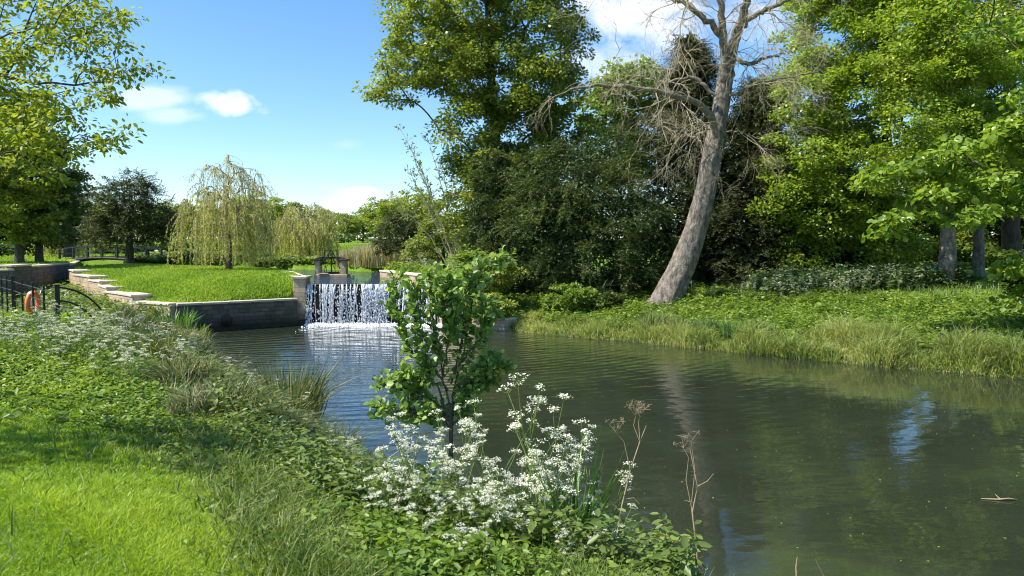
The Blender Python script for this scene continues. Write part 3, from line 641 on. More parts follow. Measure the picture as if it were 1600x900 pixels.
def evergreen(name, label, cat, trunk, r0, lobes, ncl, per, slen, nl, nw, mat, bark='bark', seed=1, npts=9, down=.35, shell=.62, group=None, zmin=None, fill=0, rt=.01, minr=0):
    rg = np.random.default_rng(seed); org = np.array(trunk[0]); r = empty(name, org, label, cat, group)
    cl = samp_lobes(lobes, ncl, shell, rg)
    if zmin is not None: cl = cl[cl[:, 2] > zmin]
    build_wood(name, trunk, r0, cl, M[bark], r, org, seed, rt, minr=minr)
    T = np.array(trunk); axp = np.stack([np.interp(cl[:, 2], T[:, 2], T[:, 0]), np.interp(cl[:, 2], T[:, 2], T[:, 1]), cl[:, 2]-.4], 1)
    C, A, Nn, L, W, rnd = sprays(cl, axp, per, slen, nl, nw, rg, down, npts)
    if fill:
        ci = samp_lobes([(l[0], l[1], l[2], l[3]*.8, l[4]*.8, l[5]*.8) for l in lobes], fill, .3, rg); n = len(ci)
        C = np.concatenate([C, ci]); A = np.concatenate([A, unit(rg.normal(size=(n, 3)))]); Nn = np.concatenate([Nn, unit(rg.normal(size=(n, 3)))]); L = np.concatenate([L, rg.uniform(.15, .3, n)]); W = np.concatenate([W, rg.uniform(.06, .12, n)]); rnd = np.concatenate([rnd, rg.uniform(0, .25, n)])  # inner fill leaves take dark tones, painting shade into the crown gaps
    link('crown', leafmesh('crown', C-org, A, Nn, L, W, rnd), M[mat], r)
    return r
def base(px, Yd, dz=-.1):
    x = (px-800)/F*Yd; return np.array([x, Yd, gz(x, Yd)+dz])
def willow(name, label, px, Yd, topy, rxpx, seed, nstr=420, group='weeping willows across the river', zlow=2.1, r0=.16, sparse_top=True):
    rg = np.random.default_rng(seed); b = base(px, Yd); r = empty(name, b, label, 'tree', group)
    top = P(px, topy, Yd)[2]; R_ = rxpx*Yd/F; H = top-b[2]
    n = 130; az = rg.uniform(0, 2*PI, n); rr = R_*rg.random(n)**.55*.82*(1+.18*np.sin(az*3+seed)); zz = b[2]+H*(.98-.3*(rr/R_)**2)-rg.random(n)**1.2*H*.5
    cl = np.stack([b[0]+rr*np.cos(az), b[1]+rr*np.sin(az), zz], 1)
    arr, rad, chains, m = grow([b, b+[.1, 0, H*.2], b+[-.1, .1, H*.45], b+[.1, 0, H*.75]], r0, cl, .014, .5, seed, sag=.25)
    T = Tubes(); s = np.linspace(0, 1, m); T.add(arr[:m]-b, r0*(1-.75*s)*(1+.5*np.exp(-s*12)), 10); T.build('trunk', M['bark'], r)
    B = Tubes()
    for ch in chains[1:]: B.add(arr[ch]-b, rad[ch]*1.0, 5)
    CC = []; AA = []; RR = []
    for s_ in range(nstr):
        c = cl[rg.integers(n)] if rg.random() < .75 else arr[rg.integers(m, len(arr))]
        out = unit((c-b)*np.array([1, 1, 0])+rg.normal(0, .5, 3)*np.array([1, 1, 0])); rise = rg.uniform(.0, .5); reach = rg.uniform(.2, 1.0)
        bot = max(zlow+rg.uniform(0, .5), c[2]-rg.uniform(.1, 1.0)**(1.3 if c[2] < b[2]+H*.68 else 2.2)*H*.8); drop = max(.4, c[2]-bot); k_ = max(6, int(drop/.25)); u = np.linspace(0, 1, k_)
        pts = c+out*(reach*(1-np.exp(-3*u)))[:, None]; pts[:, 2] += rise*np.sin(np.minimum(u*4, 1)*PI)*.4-drop*u**1.25; pts[:, :2] += np.cumsum(rg.normal(0, .02, (k_, 2)), 0)
        B.add(pts-b, np.linspace(.009, .004, k_), 3)
        ml = int(drop/(.034 if c[2] < b[2]+H*.68 else .09)); uu = rg.random(ml)*(k_-1); i0 = np.minimum(uu.astype(int), k_-2); f_ = (uu-i0)[:, None]
        CC.append(pts[i0]*(1-f_)+pts[i0+1]*f_); AA.append(np.array([0, 0, -1.])+rg.normal(0, .42, (ml, 3))); RR.append(np.clip(.5+rg.normal(0, .12)+rg.normal(0, .15, ml), 0, 1))
    B.build('branches', M['twig'], r)
    C = np.concatenate(CC); A = np.concatenate(AA); rn = np.concatenate(RR); k_ = len(C)
    link('crown', leafmesh('crown', C-b, A, unit(rg.normal(size=(k_, 3))), rg.uniform(.1, .19, k_)*Yd/42, rg.uniform(.026, .042, k_)*Yd/42, rn), M['willow'], r)

# --- tall field maple over the yew
tb = base(790, 40)
broadleaf('maple_tree', 'tall spreading green broadleaf tree rising behind the left end of the yews', 'tree',
    [tb, P(788, 330, 40), P(775, 215, 40), P(768, 120, 40), P(762, 20, 40), P(760, -80, 40)], .32,
    [lobe(660, 50, 40, 62, 48, 2.6), lobe(635, 125, 39, 48, 42, 2.2), lobe(740, 30, 40, 85, 70, 3.5), lobe(700, 110, 39, 70, 50, 3), lobe(850, 50, 40, 75, 65, 3.2), lobe(790, 130, 39, 85, 55, 3.2), lobe(860, 130, 40, 58, 50, 3),
     lobe(740, 200, 39, 60, 55, 2.6), lobe(820, 190, 40, 60, 40, 2.6), lobe(715, 255, 39, 30, 30, 1.8), lobe(760, -90, 40, 130, 80, 4), lobe(880, -40, 40, 60, 50, 3), lobe(640, -25, 40, 50, 40, 2.5), lobe(603, 140, 39, 24, 28, 1.2), lobe(745, 290, 38.5, 40, 60, 1.6), lobe(725, 330, 38.5, 26, 50, 1.4), lobe(830, 250, 39.5, 60, 45, 2.4), lobe(885, 195, 40, 45, 40, 2.2), lobe(780, 255, 39, 50, 45, 2.2)],
    620, 160, .74, .18, 'maple', flatt=.6, seed=3, rt=.014, shell=.35)
# --- yews
def yew(label, px, Yd, lobes, ncl, seed, mat='yew', topy=250, **kw):
    b = base(px, Yd); evergreen('yew_tree', label, 'tree', [b, P(px-4, 380, Yd), P(px+5, topy+60, Yd), P(px, topy, Yd)], .28, lobes, int(ncl*.62), 20, .6, .16, .034, mat, seed=seed, group='dark yews on the far bank', fill=13000, shell=.78, **kw)
yew('big dense olive green yew with drooping sprays, just left of the leaning bare tree', 900, 35.5,
    [lobe(900, 300, 35.5, 95, 80, 3), lobe(960, 340, 34.5, 75, 75, 2.6), lobe(860, 370, 34.5, 80, 85, 2.6), lobe(930, 410, 33.8, 90, 65, 2.4), lobe(1005, 400, 34, 50, 70, 2), lobe(830, 300, 36, 55, 65, 2.4), lobe(940, 250, 36, 60, 50, 2.4)], 620, 21)
yew('dark narrower yew at the left end of the yew mass, under the tall maple', 775, 37,
    [lobe(790, 300, 37, 48, 75, 2), lobe(760, 350, 37, 38, 80, 1.8), lobe(800, 400, 36, 45, 60, 2), lobe(770, 260, 37.5, 35, 35, 1.6)], 260, 22)
# --- conifers behind leaning tree
def conifer(label, px, Yd, topy, boty, wpx, ncl, seed, mat='conifer'):
    rg = np.random.default_rng(seed); b = base(px, Yd); top = P(px, topy, Yd); H = top[2]-b[2]; R_ = wpx*Yd/F
    r = empty('conifer_tree', b, label, 'tree', 'dark conifers behind the leaning tree')
    T = Tubes(); T.add([np.zeros(3), (.05, 0, H*.5), (0, 0, H)], [.3, .16, .02], 10); T.build('trunk', M['bark'], r)
    t = rg.random(ncl)**1.25; z = b[2]+.3+t*H*.97; rr = R_*(1-t)**.75*rg.uniform(.55, 1.08, ncl)*(1+.2*np.sin(t*23)); az = rg.uniform(0, 2*PI, ncl)
    cl = np.stack([b[0]+rr*np.cos(az), b[1]+rr*np.sin(az), z-.15*rr], 1); axp = np.stack([np.full(ncl, b[0]), np.full(ncl, b[1]), z], 1)
    C, A, Nn, L, W, rnd = sprays(cl, axp, 12, .75, .2, .045, rg, .3, 8, out=1.6)
    m = 7000; t = rg.random(m); rr = R_*(1-t)**.75*.8*rg.random(m)**.5; az = rg.uniform(0, 2*PI, m); C2 = np.stack([b[0]+rr*np.cos(az), b[1]+rr*np.sin(az), b[2]+t*H], 1)
    C = np.concatenate([C, C2]); A = np.concatenate([A, unit(rg.normal(size=(m, 3)))]); Nn = np.concatenate([Nn, unit(rg.normal(size=(m, 3)))]); L = np.concatenate([L, rg.uniform(.2, .4, m)]); W = np.concatenate([W, rg.uniform(.12, .25, m)]); rnd = np.concatenate([rnd, rg.uniform(0, .2, m)])
    link('crown', leafmesh('crown', C-b, A, Nn, L, W, rnd), M[mat], r)
conifer('tall pointed dark conifer right behind the leaning bare tree, its tip against the sky', 1076, 38, 58, 460, 108, 620, 31)
conifer('broad dark conifer between the leaning trunk and the bright lime trees', 1175, 37, 130, 460, 100, 560, 32)
conifer('dark conifer half hidden behind the lime tree crowns at the right', 1290, 41, 170, 460, 95, 380, 33)
# --- leaning bare tree
def leaning():
    Yd = 31; pts = [(1022, 500), (1038, 478), (1057, 437), (1077, 386), (1093, 338), (1105, 290), (1113, 243), (1121, 197), (1129, 150), (1135, 108)]
    p3 = [P(a, b, Yd+.0) for a, b in pts]; org = p3[0].copy()
    r = empty('leaning_tree', org, 'large pale-barked leaning tree with bare branches on the far bank', 'tree')
    rad = np.array([30, 24, 21.5, 18.5, 16.2, 14.8, 14, 13, 12.3, 11.5])*Yd/F
    # denser resample with bark ridges
    P3 = np.array(p3); s = np.linspace(0, len(P3)-1, 70); pp_ = np.stack([np.interp(s, np.arange(len(P3)), P3[:, c_]) for c_ in range(3)], 1)
    kk = np.ones(5)/5
    for c_ in range(3):
        e = np.concatenate([[pp_[0, c_]]*2, pp_[:, c_], [pp_[-1, c_]]*2]); pp_[:, c_] = np.convolve(e, kk, 'valid')
    rr = np.interp(s, np.arange(len(P3)), rad)
    T = Tubes(); T.add(pp_-org, rr, 40); V = T.V[0]; rg = np.random.default_rng(5)
    ang = np.tile(np.arange(40), 70)*2*PI/40; h = np.repeat(s, 40); cen = np.repeat(pp_-org, 40, 0)
    f_ = 1+.035*np.sin(ang*7+1.5*np.sin(h*1.4))+.03*np.sin(ang*3+h*1.1)+.02*rg.normal(size=len(ang))+.10*np.exp(-h*1.2)*np.sin(ang*5+.6)
    for hk, ak in ((4.1, 4.9), (5.4, 4.4), (6.25, 4.7), (3.1, 5.2), (6.9, 3.9)):
        dd_ = ((h-hk)*2.2)**2+((np.angle(np.exp(1j*(ang-ak))))*2.2)**2; f_ += .13*np.exp(-dd_*2.2)-.12*np.exp(-dd_*16)
    T.V[0] = cen+(V-cen)*f_[:, None]; T.build('trunk', M['palebark'], r)
    limbs = [([(1131, 142), (1133, 108), (1131, 70), (1127, 30), (1124, -10), (1118, -70), (1100, -150)], 8.5, 31), ([(1130, 145), (1138, 108), (1147, 70), (1157, 35), (1166, 0), (1178, -60), (1200, -140)], 11, 31.2),
             ([(1130, 62), (1112, 38), (1090, 20), (1062, 0), (1030, -18), (985, -28), (935, -20)], 5.5, 30.5), ([(1154, 45), (1176, 26), (1200, 12), (1240, -3), (1290, -20)], 5, 31.5),
             ([(1119, 215), (1115, 190), (1106, 174), (1090, 160), (1060, 152), (1020, 143), (975, 133), (930, 132), (890, 140)], 6.5, 30), ([(1150, 92), (1165, 100), (1180, 98), (1205, 88), (1228, 84)], 4, 31.3),
             ([(1140, 150), (1170, 138), (1215, 124), (1260, 114), (1293, 112)], 3, 30.6), ([(1112, 200), (1085, 215), (1065, 205), (1050, 235)], 2.2, 30.2), ([(1125, 208), (1150, 205), (1185, 217)], 1.6, 30.8),
             ([(1118, 150), (1085, 120), (1040, 128), (1000, 118)], 3.4, 30.3)]
    LB = Tubes(); LM = Tubes(); TW = Tubes(); rg = np.random.default_rng(8)
    def twig(p, d, L, r_, depth):
        k_ = 7; pts = [p]; dd = d.copy()
        for q_ in range(k_):
            dd = unit(dd+rg.normal(0, .2, 3)+np.array([0, 0, -.1 if depth < 3 else -.07])); pts.append(pts[-1]+dd*L/k_)
        TW.add(np.array(pts)-org, np.linspace(r_, r_*.35, k_+1), 4)
        if depth > 0:
            for c_ in range(rg.integers(2, 5)):
                i_ = rg.integers(2, k_); twig(pts[i_], unit(unit(pts[i_]-pts[i_-1])+rg.normal(0, .55, 3)), L*rg.uniform(.55, .85), r_*.58, depth-1)
    for pl, w_, Y0 in limbs:
        q_ = [P(a, b, Y0+((-1)**len(pl))*.25*i_) for i_, (a, b) in enumerate(pl)]; q_ = np.array(q_); s = np.linspace(0, len(q_)-1, 24); qq = np.stack([np.interp(s, np.arange(len(q_)), q_[:, c_]) for c_ in range(3)], 1)
        qq[2:-1] += rg.normal(0, .035, qq[2:-1].shape); rr = np.linspace(w_, w_*.28, 24)*Y0/F; rr[:4] *= [.55, .8, .95, 1.0]; (LM if w_ > 8 else LB).add(qq-org, rr, 12)
        nt = int(5+w_*1.5) if w_ < 8 else 7
        for c_ in range(nt):
            i_ = rg.integers(6, 24); dr = unit(unit(qq[min(i_, 23)]-qq[i_-1])*.8+rg.normal(0, .8, 3)+np.array([0, -.1, .1])); twig(qq[i_], dr, rg.uniform(1.0, 2.3), min(.026, max(.012, rr[i_]*.3)), 3)
    LM.build('main_limbs', M['palebark'], r); LB.build('limbs', M['limb'], r); TW.build('twigs', M['twig'], r)
leaning()
# --- right bright trees
def lime(label, px, Yd, lobes, ncl, per, seed, L=.165, mat='lime', r0=.3, ty=-100, tx=None, rad=.7, bark='bark', name='lime_tree', group='bright green trees on the right bank', **kw):
    b = base(px, Yd); tx = tx or px
    broadleaf(name, label, 'tree', [b, P(px+2, 380, Yd), P((px+tx)/2, 200, Yd), P(tx, 40, Yd), P(tx, ty, Yd)], r0, lobes, ncl, per, rad, L, mat, bark, seed=seed, group=group, rt=.013, flatt=.55, **kw)
lime('bright green tree whose crown meets the dark conifers, leftmost of the bright trees', 1385, 36,
     [lobe(1300, 60, 36, 80, 70, 3), lobe(1260, 160, 35.5, 70, 60, 2.6), lobe(1350, 150, 35.5, 80, 70, 3), lobe(1240, 250, 35, 62, 50, 2.4), lobe(1330, 260, 35, 80, 60, 2.8), lobe(1270, 330, 35, 60, 45, 2.2), lobe(1350, 340, 35.5, 60, 45, 2.2), lobe(1250, 395, 35.5, 42, 34, 1.8), lobe(1395, 390, 34.5, 42, 34, 1.6), lobe(1210, 310, 34.8, 32, 40, 1.5), lobe(1340, -40, 36, 110, 70, 4), lobe(1420, 60, 36.5, 80, 80, 3)], 640, 160, 41)
lime('bright tree with a straight shaded grey trunk on the right bank', 1480, 31.5,
     [lobe(1440, 100, 31, 75, 55, 2.4), lobe(1500, 60, 31, 90, 70, 2.6), lobe(1430, 190, 30.5, 60, 45, 2), lobe(1550, 150, 31, 80, 70, 2.6), lobe(1480, 250, 31, 90, 45, 2.4), lobe(1580, 250, 31, 60, 60, 2.4), lobe(1420, 30, 31.5, 50, 40, 2), lobe(1410, 270, 31, 50, 40, 1.8), lobe(1530, 300, 31, 50, 26, 1.8), lobe(1500, -70, 32, 120, 70, 4)], 460, 170, 42, bark='palebark', r0=.31, L=.14, mat='lime')
lime('tall tree with darker foliage filling the upper right corner', 1578, 41,
     [lobe(1600, 120, 41, 110, 130, 4), lobe(1550, 0, 41, 110, 90, 4), lobe(1650, 240, 41, 100, 100, 4), lobe(1500, 180, 42, 70, 110, 3), lobe(1530, 270, 42, 80, 60, 3)], 300, 150, 43, mat='maple', r0=.45, L=.19, rad=.8)
lime('slender tree with a pale mottled trunk, right of the straight grey trunk', 1528, 38.5, [lobe(1528, 220, 38.5, 60, 70, 2.2), lobe(1510, 130, 38.5, 50, 50, 2), lobe(1560, 300, 38, 50, 30, 2)], 120, 130, 44, bark='palebark', r0=.24, mat='darkleaf', rad=.7)
# near large-leaved branches coming in from the right edge
def sycamore():
    b = np.array([15.2, 20.5, gz(15.2, 20.5)-.1]); org = b
    br = [[(1720, 230), (1640, 215), (1560, 215), (1480, 235), (1400, 265), (1352, 280)], [(1720, 270), (1640, 270), (1560, 280), (1480, 300), (1420, 325), (1385, 345)], [(1720, 300), (1650, 310), (1580, 320), (1530, 330), (1480, 335)],
          [(1720, 180), (1660, 180), (1600, 195), (1560, 200)], [(1730, 380), (1650, 400), (1600, 410), (1572, 420)], [(1730, 420), (1660, 440), (1610, 455), (1585, 470)]]
    ex = []; rg = np.random.default_rng(77)
    for bi, l in enumerate(br):
        l = np.array(l, float); s = np.linspace(0, len(l)-1, 26 if bi < 4 else 10)
        for q_ in s:
            px = np.interp(q_, range(len(l)), l[:, 0]); py = np.interp(q_, range(len(l)), l[:, 1]); ex.append(P(px+rg.normal(0, 6), py+rg.normal(0, 9), 21.5+rg.normal(0, .6)))
    r = broadleaf('sycamore_tree', 'large-leaved bright tree reaching in low over the bank from the right edge', 'tree', [b, b+[-.1, 0, 2.5], b+[0, .1, 5.5], b+[.2, 0, 9]], .3,
        [(15.5, 20.5, 11, 3, 3, 2.5), (17.5, 20, 8, 3, 3, 2.5), (15.6, 21, 6.6, 2, 2, 1.4)], 130, 60, .5, .19, 'syc', seed=45, extra=ex, hexa=True, wl=.85, flatt=.4, rt=.008, droop=.35)
    C = []; 
    for e in ex[:100]:
        for q_ in range(2): C.append(e+rg.normal(0, .25, 3)-np.array([0, 0, .1]))
    C = np.array(C); n = len(C)
    link('seed_keys', leafmesh('seed_keys', C-org, np.array([0, 0, -1.])+rg.normal(0, .12, (n, 3)), unit(rg.normal(size=(n, 3))), rg.uniform(.12, .24, n), .045, rg.random(n)), M['catkin'], r)['kind'] = 'stuff'
sycamore()
# --- trees and shrubs further back on the right side, closing the view under the crowns
rgw = np.random.default_rng(99)
backs = [(985-1000+880, 45, 215, 95, 'dark crown closing the view behind the big yew', 'darkleaf'), (985, 47, 118, 70, 'pale green crown showing above the yew, left of the tallest conifer', 'palegreen'), (1395, 52, 250, 90, 'dark undergrowth tree seen between the trunks under the bright crowns', 'darkleaf'), (1250, 54, 260, 90, 'dark tree deep behind the conifers at the right', 'darkleaf'),
         (1480, 56, 270, 80, 'shaded tree directly behind the straight grey trunk', 'maple'), (1600, 50, 230, 100, 'dark tree behind the right edge of the bank', 'darkleaf'), (1700, 46, 200, 100, 'dark tree standing beyond the right edge', 'darkleaf'), (1560, 62, 200, 110, 'far tree filling the gap behind the slender pale trunk', 'maple')]
for i_, (px, Yd, ty, wp, lab, mt) in enumerate(backs):
    b = base(px, Yd); ym = (ty+430)/2
    broadleaf('woodland_tree', lab, 'tree', [b, P(px, ym, Yd), P(px+4, ty+40, Yd)], .25, [lobe(px, ty+70, Yd, wp*.7, 65), lobe(px-wp*.3, ym+30, Yd, wp*.7, 80), lobe(px+wp*.3, ym+40, Yd, wp*.7, 75)] if i_ != 1 else [lobe(px, 130, Yd, 50, 42), lobe(px-35, 170, Yd, 50, 45), lobe(px+30, 200, Yd, 45, 50), lobe(px-20, 240, Yd, 60, 50)],
              130, 90, 1.0, .3, mt, seed=60+i_, group='woodland trees behind the right bank', zmin=b[2]+.5)
# --- left bank of trees
lt = base(62, 47)
broadleaf('dark_tree', 'tall dark tree with a stout trunk at the left edge beyond the fence', 'tree', [lt, P(60, 350, 47), P(68, 250, 47), P(66, 180, 47)], .2,
    [lobe(20, 330, 46, 60, 55, 3), lobe(60, 260, 46.5, 50, 50, 3), lobe(-10, 240, 46, 70, 70, 3), lobe(75, 320, 46, 38, 45, 2.4), lobe(40, 200, 47, 50, 40, 3), lobe(0, 370, 46, 50, 28, 2.6)], 300, 120, .75, .22, 'darkleaf', seed=51, group='trees at the left edge')
lt = base(30, 43)
broadleaf('lime_tree', 'brighter green tree with low hanging leaves in front of the tall dark tree', 'tree', [lt, P(28, 340, 43), P(22, 250, 43), P(10, 190, 43)], .22,
    [lobe(0, 300, 42, 50, 40, 2.4), lobe(40, 330, 42, 45, 32, 2), lobe(60, 275, 42, 36, 35, 2), lobe(0, 220, 42, 60, 45, 3), lobe(55, 365, 42.5, 34, 16, 1.6)], 170, 110, .55, .2, 'maple', seed=52, group='trees at the left edge')
lt = base(108, 75)
broadleaf('dark_tree', 'grey green rounded tree between the left edge trees and the round dark oak', 'tree', [lt, P(108, 350, 75), P(105, 290, 75)], .4, [lobe(105, 300, 75, 36, 50), lobe(85, 330, 75, 40, 60), lobe(120, 345, 75, 26, 40)], 150, 110, .95, .28, 'holm', seed=53, group='trees at the left edge')
lt = base(202, 55)
evergreen('dark_oak', 'round-headed dark evergreen oak in front of the footbridge', 'tree', [lt, P(202, 390, 55), P(204, 350, 55), P(206, 310, 55)], .3,
    [lobe(205, 315, 55, 52, 44, 2.6), lobe(170, 335, 55, 36, 40, 2.2), lobe(240, 335, 55, 34, 38, 2.2), lobe(165, 372, 55, 26, 22, 1.8), lobe(210, 350, 55, 55, 38, 2.6), lobe(215, 290, 55, 28, 22, 1.8)], 300, 10, .6, .19, .05, 'holm', seed=54, shell=.5, fill=2500, down=.2)
# --- willows
willow('weeping_willow', 'largest weeping willow, standing on the island lawn with an airy top', 357, 41, 238, 68, 71, 640, zlow=2.2)
willow('weeping_willow', 'smaller rounded weeping willow behind the kerb, left of the sluice', 481, 62, 312, 54, 72, 620, zlow=2.2)
willow('weeping_willow', 'distant weeping willow seen through the footbridge gap at the far left', 100, 78, 350, 42, 73, 320, zlow=2.3)
# --- overhanging tree top left, near
def hornbeam():
    b = np.array([-13.2, 12.2, 1.5]); rg = np.random.default_rng(81)
    br = [[(-160, 60), (-60, 30), (40, 20), (110, 22), (160, 30), (205, 18)], [(-160, 90), (-60, 75), (20, 65), (90, 55), (150, 62), (195, 70)], [(-160, 120), (-60, 100), (20, 95), (90, 95), (150, 108), (185, 118), (230, 100)],
          [(-160, 150), (-60, 140), (20, 140), (80, 140), (130, 150), (185, 155)], [(-160, 190), (-60, 180), (20, 178), (80, 200), (130, 217), (165, 222), (198, 210)], [(-160, 20), (-60, -5), (40, -20), (110, -15), (150, 0)],
          [(-160, 230), (-60, 220), (0, 215), (50, 215), (80, 240)], [(-140, 0), (-60, 50), (0, 110), (40, 160), (70, 170)]]
    ex = []
    for bi, l in enumerate(br):
        l = np.array(l, float); s = np.linspace(0, len(l)-1, 26)
        for q_ in s:
            px = np.interp(q_, range(len(l)), l[:, 0]); py = np.interp(q_, range(len(l)), l[:, 1]); sp = 14 if px < 150 else 5
            ex.append(P(px+rg.normal(0, 5), py+rg.normal(0, sp), 13+rg.normal(0, .35)+(200-px)*.004))
            if px < 120 and rg.random() < .75: ex.append(P(px+rg.normal(0, 25), py+rg.normal(0, 22), 13.3+rg.normal(0, .7)))
    broadleaf('hornbeam_tree', 'yellow-green spring tree reaching in over the top left corner against the sky', 'tree', [b, b+[.1, 0, 2.2], b+[-.1, .1, 4.2], b+[.1, 0, 7.5]], .24,
        [(-13.5, 12, 9.5, 2.6, 2.6, 2), (-14.5, 11, 7.2, 2.6, 2.6, 1.6), (-12.6, 10, 8.2, 2.2, 2, 1.4)], 100, 34, .3, .105, 'fresh', seed=82, extra=ex, hexa=True, wl=.5, flatt=.7, rt=.0045, droop=.25, cvar=.3)
hornbeam()
# a lawn tree beyond the left edge
b = np.array([-8.3, 5.2, 1.6])
broadleaf('shade_tree', 'tree on the lawn just outside the left of the view', 'tree', [b, b+[0, 0, 3], b+[.1, 0, 7.5]], .22, [(-8.6, 5.3, 7.2, 2.2, 1.2, 1.2), (-6.8, 5.9, 7.0, 1.6, .9, .8)], 55, 26, .42, .12, 'fresh', seed=83, hexa=False)
# --- right of the river: small trees and shrubs
b = base(640, 47)
evergreen('shrub_tree', 'low dark rounded shrub at the end of the right river wall', 'shrub', [b, P(640, 390, 47), P(645, 350, 47)], .14, [lobe(630, 365, 47, 36, 34, 1.5), lobe(665, 360, 47, 34, 40, 1.5), lobe(605, 385, 47, 22, 18, 1)], 150, 9, .5, .16, .04, 'holm', seed=91, fill=1500)
b = base(695, 42)
broadleaf('shrub_tree', 'mid green leafy small tree left of the yews beside the river wall', 'shrub', [b, P(692, 380, 42), P(700, 320, 42)], .12, [lobe(690, 345, 42, 32, 40, 1.4), lobe(720, 370, 42, 30, 40, 1.4), lobe(660, 385, 42, 30, 22, 1.2)], 120, 70, .45, .15, 'maple', seed=92)
def wispy():
    rg = np.random.default_rng(93); b = base(722, 38); r = empty('young_poplar', b, 'thin upright young tree with sparse small pale leaves left of the yews', 'tree'); T = Tubes(); C = []; A = []
    for (x1, y1, y0) in [(642, 232, 37.5), (655, 262, 38), (672, 225, 38), (690, 260, 38.3), (705, 285, 37.8), (650, 300, 38.2), (636, 265, 37.9), (628, 205, 38), (612, 310, 38)]:
        e = P(x1, y1, y0); n = 14; u = np.linspace(0, 1, n)[:, None]; pts = b+(e-b)*u; pts[:, 2] += np.sin(u[:, 0]*PI)*.5; pts += rg.normal(0, .03, pts.shape); T.add(pts-b, np.linspace(.05, .006, n), 5)
        for i_ in range(5, n):
            for q_ in range(5):
                d = unit(rg.normal(size=3)+np.array([0, 0, .6])+unit(e-b)*.5); L_ = rg.uniform(.2, .55); T.add([pts[i_]-b, pts[i_]+d*L_-b], [.008, .004], 3)
                for s_ in range(6): C.append(pts[i_]+d*L_*rg.uniform(.3, 1)); A.append(d+rg.normal(0, .6, 3))
    T.build('branches', M['twig'], r); C = np.array(C); n = len(C); link('crown', leafmesh('crown', C-b, np.array(A), unit(rg.normal(size=(n, 3))), rg.uniform(.08, .14, n), .055, rg.random(n)), M['palegreen'], r)
wispy()
# bushes with light green leaves at the foot of yews
for (px, py, Yd, rx, ry, mt, lab) in [(775, 425, 31.5, 38, 28, 'maple', 'bright leafy bush above the stone abutment'), (765, 478, 29.6, 34, 20, 'maple', 'leafy bush hanging over the low end of the stone abutment'), (890, 462, 30.5, 42, 22, 'herb', 'low light green bush at the foot of the big yew'), (735, 410, 34, 34, 20, 'herb', 'light green bush on the bank behind the river wall'),
                                      (1590, 425, 25, 30, 35, 'darkleaf', 'shaded leafy shrub at the right edge of the bank'), (955, 470, 30, 24, 16, 'darkleaf', 'small dark green bush left of the leaning trunk')]:
    b = base(px, Yd); c = P(px, py, Yd); hh = max(.4, c[2]-b[2])
    broadleaf('leafy_bush', lab, 'bush', [b, b+[0, 0, hh*.5], b+[.05, 0, hh]], .05, [lobe(px, py, Yd, rx, ry)], 60, 70, .32, .13, mt, seed=int(px), group='leafy bushes on the far bank', rt=.006)
# --- distant trees
def hedgerow(label, pts, h, seed):
    rg = np.random.default_rng(seed); pts = np.array(pts, float); n = 9000; u = rg.random(n)*(len(pts)-1); i0 = u.astype(int).clip(0, len(pts)-2); f_ = (u-i0)[:, None]
    c = pts[i0]*(1-f_)+pts[i0+1]*f_; x = c[:, 0]; y = c[:, 1]+rg.normal(0, .8, n); hh = h*(.75+.25*np.sin(x*.35)+.15*np.sin(x*1.1)); z = ground_z(x, y)+hh*rg.random(n)**.7
    o = link('hedgerow', leafmesh('hedgerow', np.column_stack([x, y, z]), rg.normal(size=(n, 3)), unit(rg.normal(size=(n, 3))+[0, 0, .6]), rg.uniform(.4, .9, n), rg.uniform(.35, .6, n), np.clip(rg.normal(.4, .2, n), 0, 1)), M['darkleaf']); tag(o, label, 'hedge')
hedgerow('long low dark hedgerow along the far edge of the field', [(-190, 175), (-120, 160), (-70, 165), (-30, 185), (10, 200)], 3.2, 111)
hedgerow('nearer green hedge crossing the field behind the willows', [(-75, 105), (-50, 112), (-30, 120)], 1.3, 112)
rgd = np.random.default_rng(101)
def distant_proto():
    r = broadleaf('distant_tree', 'x', 'tree', [np.array([0, 0, 0.]), np.array([0, 0, 4.]), np.array([.3, 0, 8.])], .35, [(0, 0, 7, 4.6, 4.6, 4), (-2.5, 0, 5, 3.4, 3.4, 3), (2.6, 0, 5.4, 3.2, 3.2, 3)], 110, 60, 1.3, .5, 'maple', seed=102, group='distant trees on the field edge')
    return r
pr = distant_proto(); spots = [(425, 150, 1.15), (398, 170, 1.3), (452, 190, 1.2), (545, 230, 1.0), (568, 240, 1.1), (596, 200, 1.3), (620, 180, 1.2), (300, 190, 1.2), (270, 180, 1.0), (255, 200, 1.2), (330, 210, 1.1), (20, 160, 1.4), (150, 190, 1.2), (135, 170, 1.0), (-20, 150, 1.4), (365, 220, 1.2), (235, 230, 1.2), (520, 250, 1.1), (495, 240, 1.2), (645, 190, 1.5), (180, 210, 1.1)]
for i_, (px, Yd, s) in enumerate(spots):
    x = (px-800)/F*Yd; lab = 'distant rounded green tree along the far edge of the field'
    if i_ == 0: pr.location = (x, Yd, gz(x, Yd)-.5); pr.scale = (s, s, s*.85); pr['label'] = lab
    else: dup(pr, (x, Yd, gz(x, Yd)-.8), rgd.uniform(0, 6), s*.9, lab)

